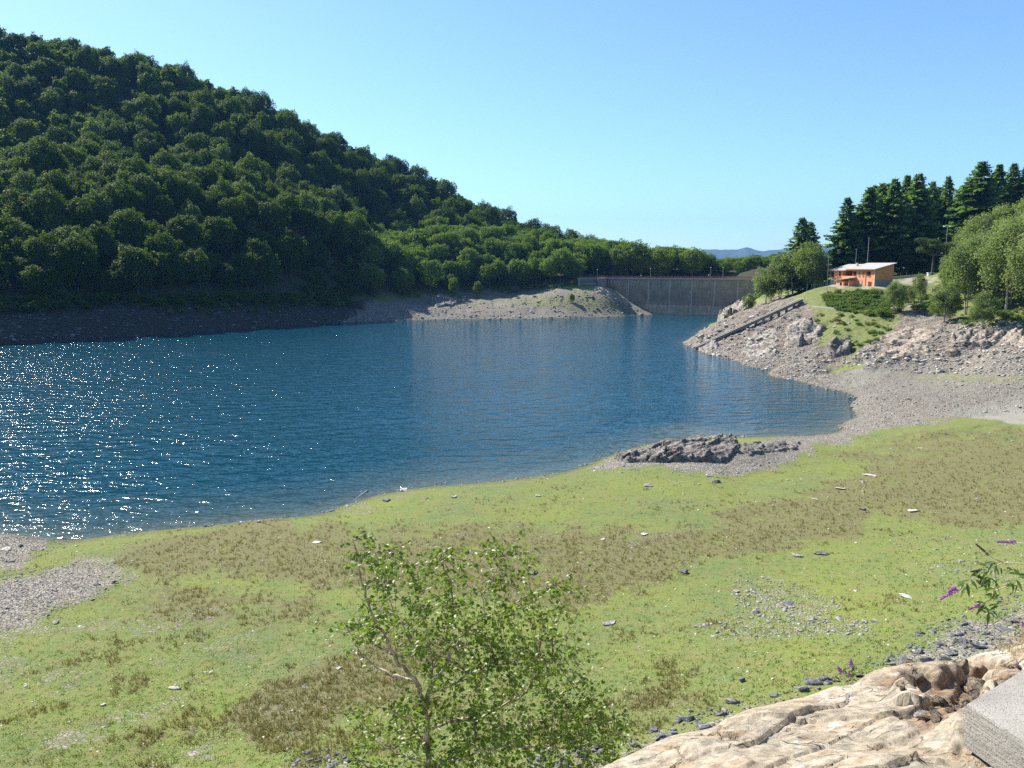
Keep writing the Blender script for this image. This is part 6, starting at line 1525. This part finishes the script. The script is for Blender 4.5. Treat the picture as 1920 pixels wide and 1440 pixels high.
# ------------------------------------------------------------------ butterfly bushes
FLW = plain('flower_purple', (0.42, 0.16, 0.48), .7, .35, 60); FLB = plain('flower_faded', (0.20, 0.12, 0.12), .9, .3, 60)
BL_ = leaf_mat('buddleia_leaf', (0.05, 0.10, 0.02), (0.13, 0.18, 0.06), .3, .4, .4); BST = plain('buddleia_stem', (0.48, 0.42, 0.30), .8, .2, 10)
def spike(a, b_, r, mat, parent, O):
    a = np.array(a) - O; b_ = np.array(b_) - O; n = 260; f = g_.random(n) ** .8; d = b_ - a; ax = d / np.linalg.norm(d); q = g_.normal(0, 1, (n, 3)); q -= ax * (q @ ax)[:, None]; q /= np.linalg.norm(q, axis=1)[:, None]
    P_ = a + d * f[:, None] + q * (r * (1.05 - .75 * f) * g_.uniform(.6, 1.05, n))[:, None]
    V_, F_ = cards(P_, q, .011, .9, g_, .5); link('flower', mesh_np('flower', V_, F_, [mat]), parent)
def buddleia(stems, leaves, flowers, label, Y):
    O = np.array(PY(*stems[0][0], Y)); rt = tag(empty('butterfly_bush', tuple(O)), label, 'flowering bush')
    for st in stems:
        m = MB(); m.tube([tuple(np.array(PY(px, py, Y + k * .03)) - O) for k, (px, py) in enumerate(st)], [.0065 - .0045 * k / (len(st) - 1) for k in range(len(st))], 6); m.build('stem', BST, rt, smooth=True)
    Vs, Fs = [], []; off = 0
    for (px, py, ang, ln) in leaves:
        p = np.array(PY(px, py, Y + g_.normal(0, .05))) - O; c_, s_ = math.cos(R(ang)), math.sin(R(ang)); d = np.array([c_, g_.normal(0, .4), s_]); d /= np.linalg.norm(d); n = g_.normal(0, 1, 3) * .6 + np.array([0, -.6, .6]); n -= d * (n @ d); n /= np.linalg.norm(n); w_ = np.cross(n, d)
        L_ = ln; Vs.append(np.array([p, p + d * L_ * .35 + w_ * L_ * .13 + n * L_ * .03, p + d * L_ * .7 + w_ * L_ * .09, p + d * L_ - np.array([0, 0, L_ * .15]), p + d * L_ * .7 - w_ * L_ * .09, p + d * L_ * .35 - w_ * L_ * .13 + n * L_ * .03])); Fs.append(np.array([[0, 3, 2, 1], [0, 5, 4, 3]]) + off); off += 6
    link('foliage', mesh_np('foliage', np.vstack(Vs), np.vstack(Fs), [BL_]), rt)
    for (p0, p1, r_, mt) in flowers: spike(PY(*p0, Y), PY(*p1, Y), r_, mt, rt, O)
lv = []
for (x0, y0, x1, y1, n) in [(1850, 1060, 1872, 1130, 34), (1800, 1095, 1850, 1075, 18), (1835, 1125, 1860, 1150, 12), (1860, 1050, 1885, 1065, 8), (1900, 1095, 1930, 1090, 6), (1905, 1065, 1925, 1085, 6)]:
    for _ in range(n):
        f = g_.random(); lv.append((x0 + (x1 - x0) * f + g_.normal(0, 5), y0 + (y1 - y0) * f + g_.normal(0, 5), g_.uniform(150, 330), g_.uniform(.05, .11)))
buddleia([[(1990, 1080), (1950, 1062), (1920, 1057), (1881, 1055), (1862, 1062), (1848, 1075), (1825, 1090), (1800, 1104)], [(1881, 1055), (1866, 1048), (1853, 1040), (1838, 1025)], [(1990, 1100), (1940, 1092), (1911, 1095), (1885, 1100), (1864, 1108), (1850, 1125), (1838, 1135)], [(1990, 1060), (1950, 1035), (1925, 1020), (1905, 1017)], [(1862, 1062), (1868, 1090), (1860, 1120), (1845, 1140)]],
         lv, [((1800, 1103), (1762, 1124), .020, FLW), ((1792, 1101), (1778, 1110), .016, FLW), ((1905, 1017), (1868, 1016), .014, FLW), ((1853, 1040), (1830, 1020), .010, FLB), ((1843, 1068), (1820, 1072), .010, FLB), ((1838, 1133), (1816, 1143), .011, FLW)],
         'purple flowering bush with arching stems reaching in from the right edge', 5.6)
lv = [(1590 + g_.normal(0, 9), 1262 + g_.normal(0, 9), g_.uniform(0, 360), g_.uniform(.05, .1)) for _ in range(24)]
buddleia([[(1606, 1330), (1600, 1290), (1597, 1262), (1595, 1245)], [(1604, 1330), (1590, 1285), (1578, 1265), (1573, 1255)], [(1604, 1330), (1596, 1290), (1590, 1270)]], lv,
         [((1596, 1250), (1595, 1236), .022, FLW), ((1580, 1262), (1570, 1250), .024, FLW), ((1591, 1270), (1592, 1260), .018, FLW)], 'small purple flower heads peeping over the crest of the tan rock', 6.9)
lv = [(1920 + g_.normal(0, 9), 1190 + g_.normal(0, 9), g_.uniform(0, 360), g_.uniform(.05, .1)) for _ in range(24)]
buddleia([[(1925, 1240), (1922, 1200), (1919, 1175)], [(1915, 1240), (1905, 1215), (1896, 1205)]], lv, [((1919, 1178), (1917, 1165), .022, FLW), ((1898, 1208), (1892, 1198), .018, FLW)], 'purple flower heads in the straw grass at the right edge', 9.0)

# ------------------------------------------------------------------ haze (closed box round everything)
m = MB(); m.box(-12500, 12500, -12500, 12500, -60, 760)
hz_m = bpy.data.materials.new('haze'); hz_m.use_nodes = True; ht = hz_m.node_tree
ht.nodes.remove(ht.nodes['Principled BSDF']); pv = ht.nodes.new('ShaderNodeVolumePrincipled')
pv.inputs['Color'].default_value = (0.20, 0.50, 1.0, 1); pv.inputs['Density'].default_value = 5.5e-5; pv.inputs['Anisotropy'].default_value = 0.0
ht.links.new(pv.outputs[0], ht.nodes['Material Output'].inputs['Volume'])
tag(m.build('haze', hz_m), 'thin blue summer haze in the air over the lake and hills', 'haze', kind='stuff')
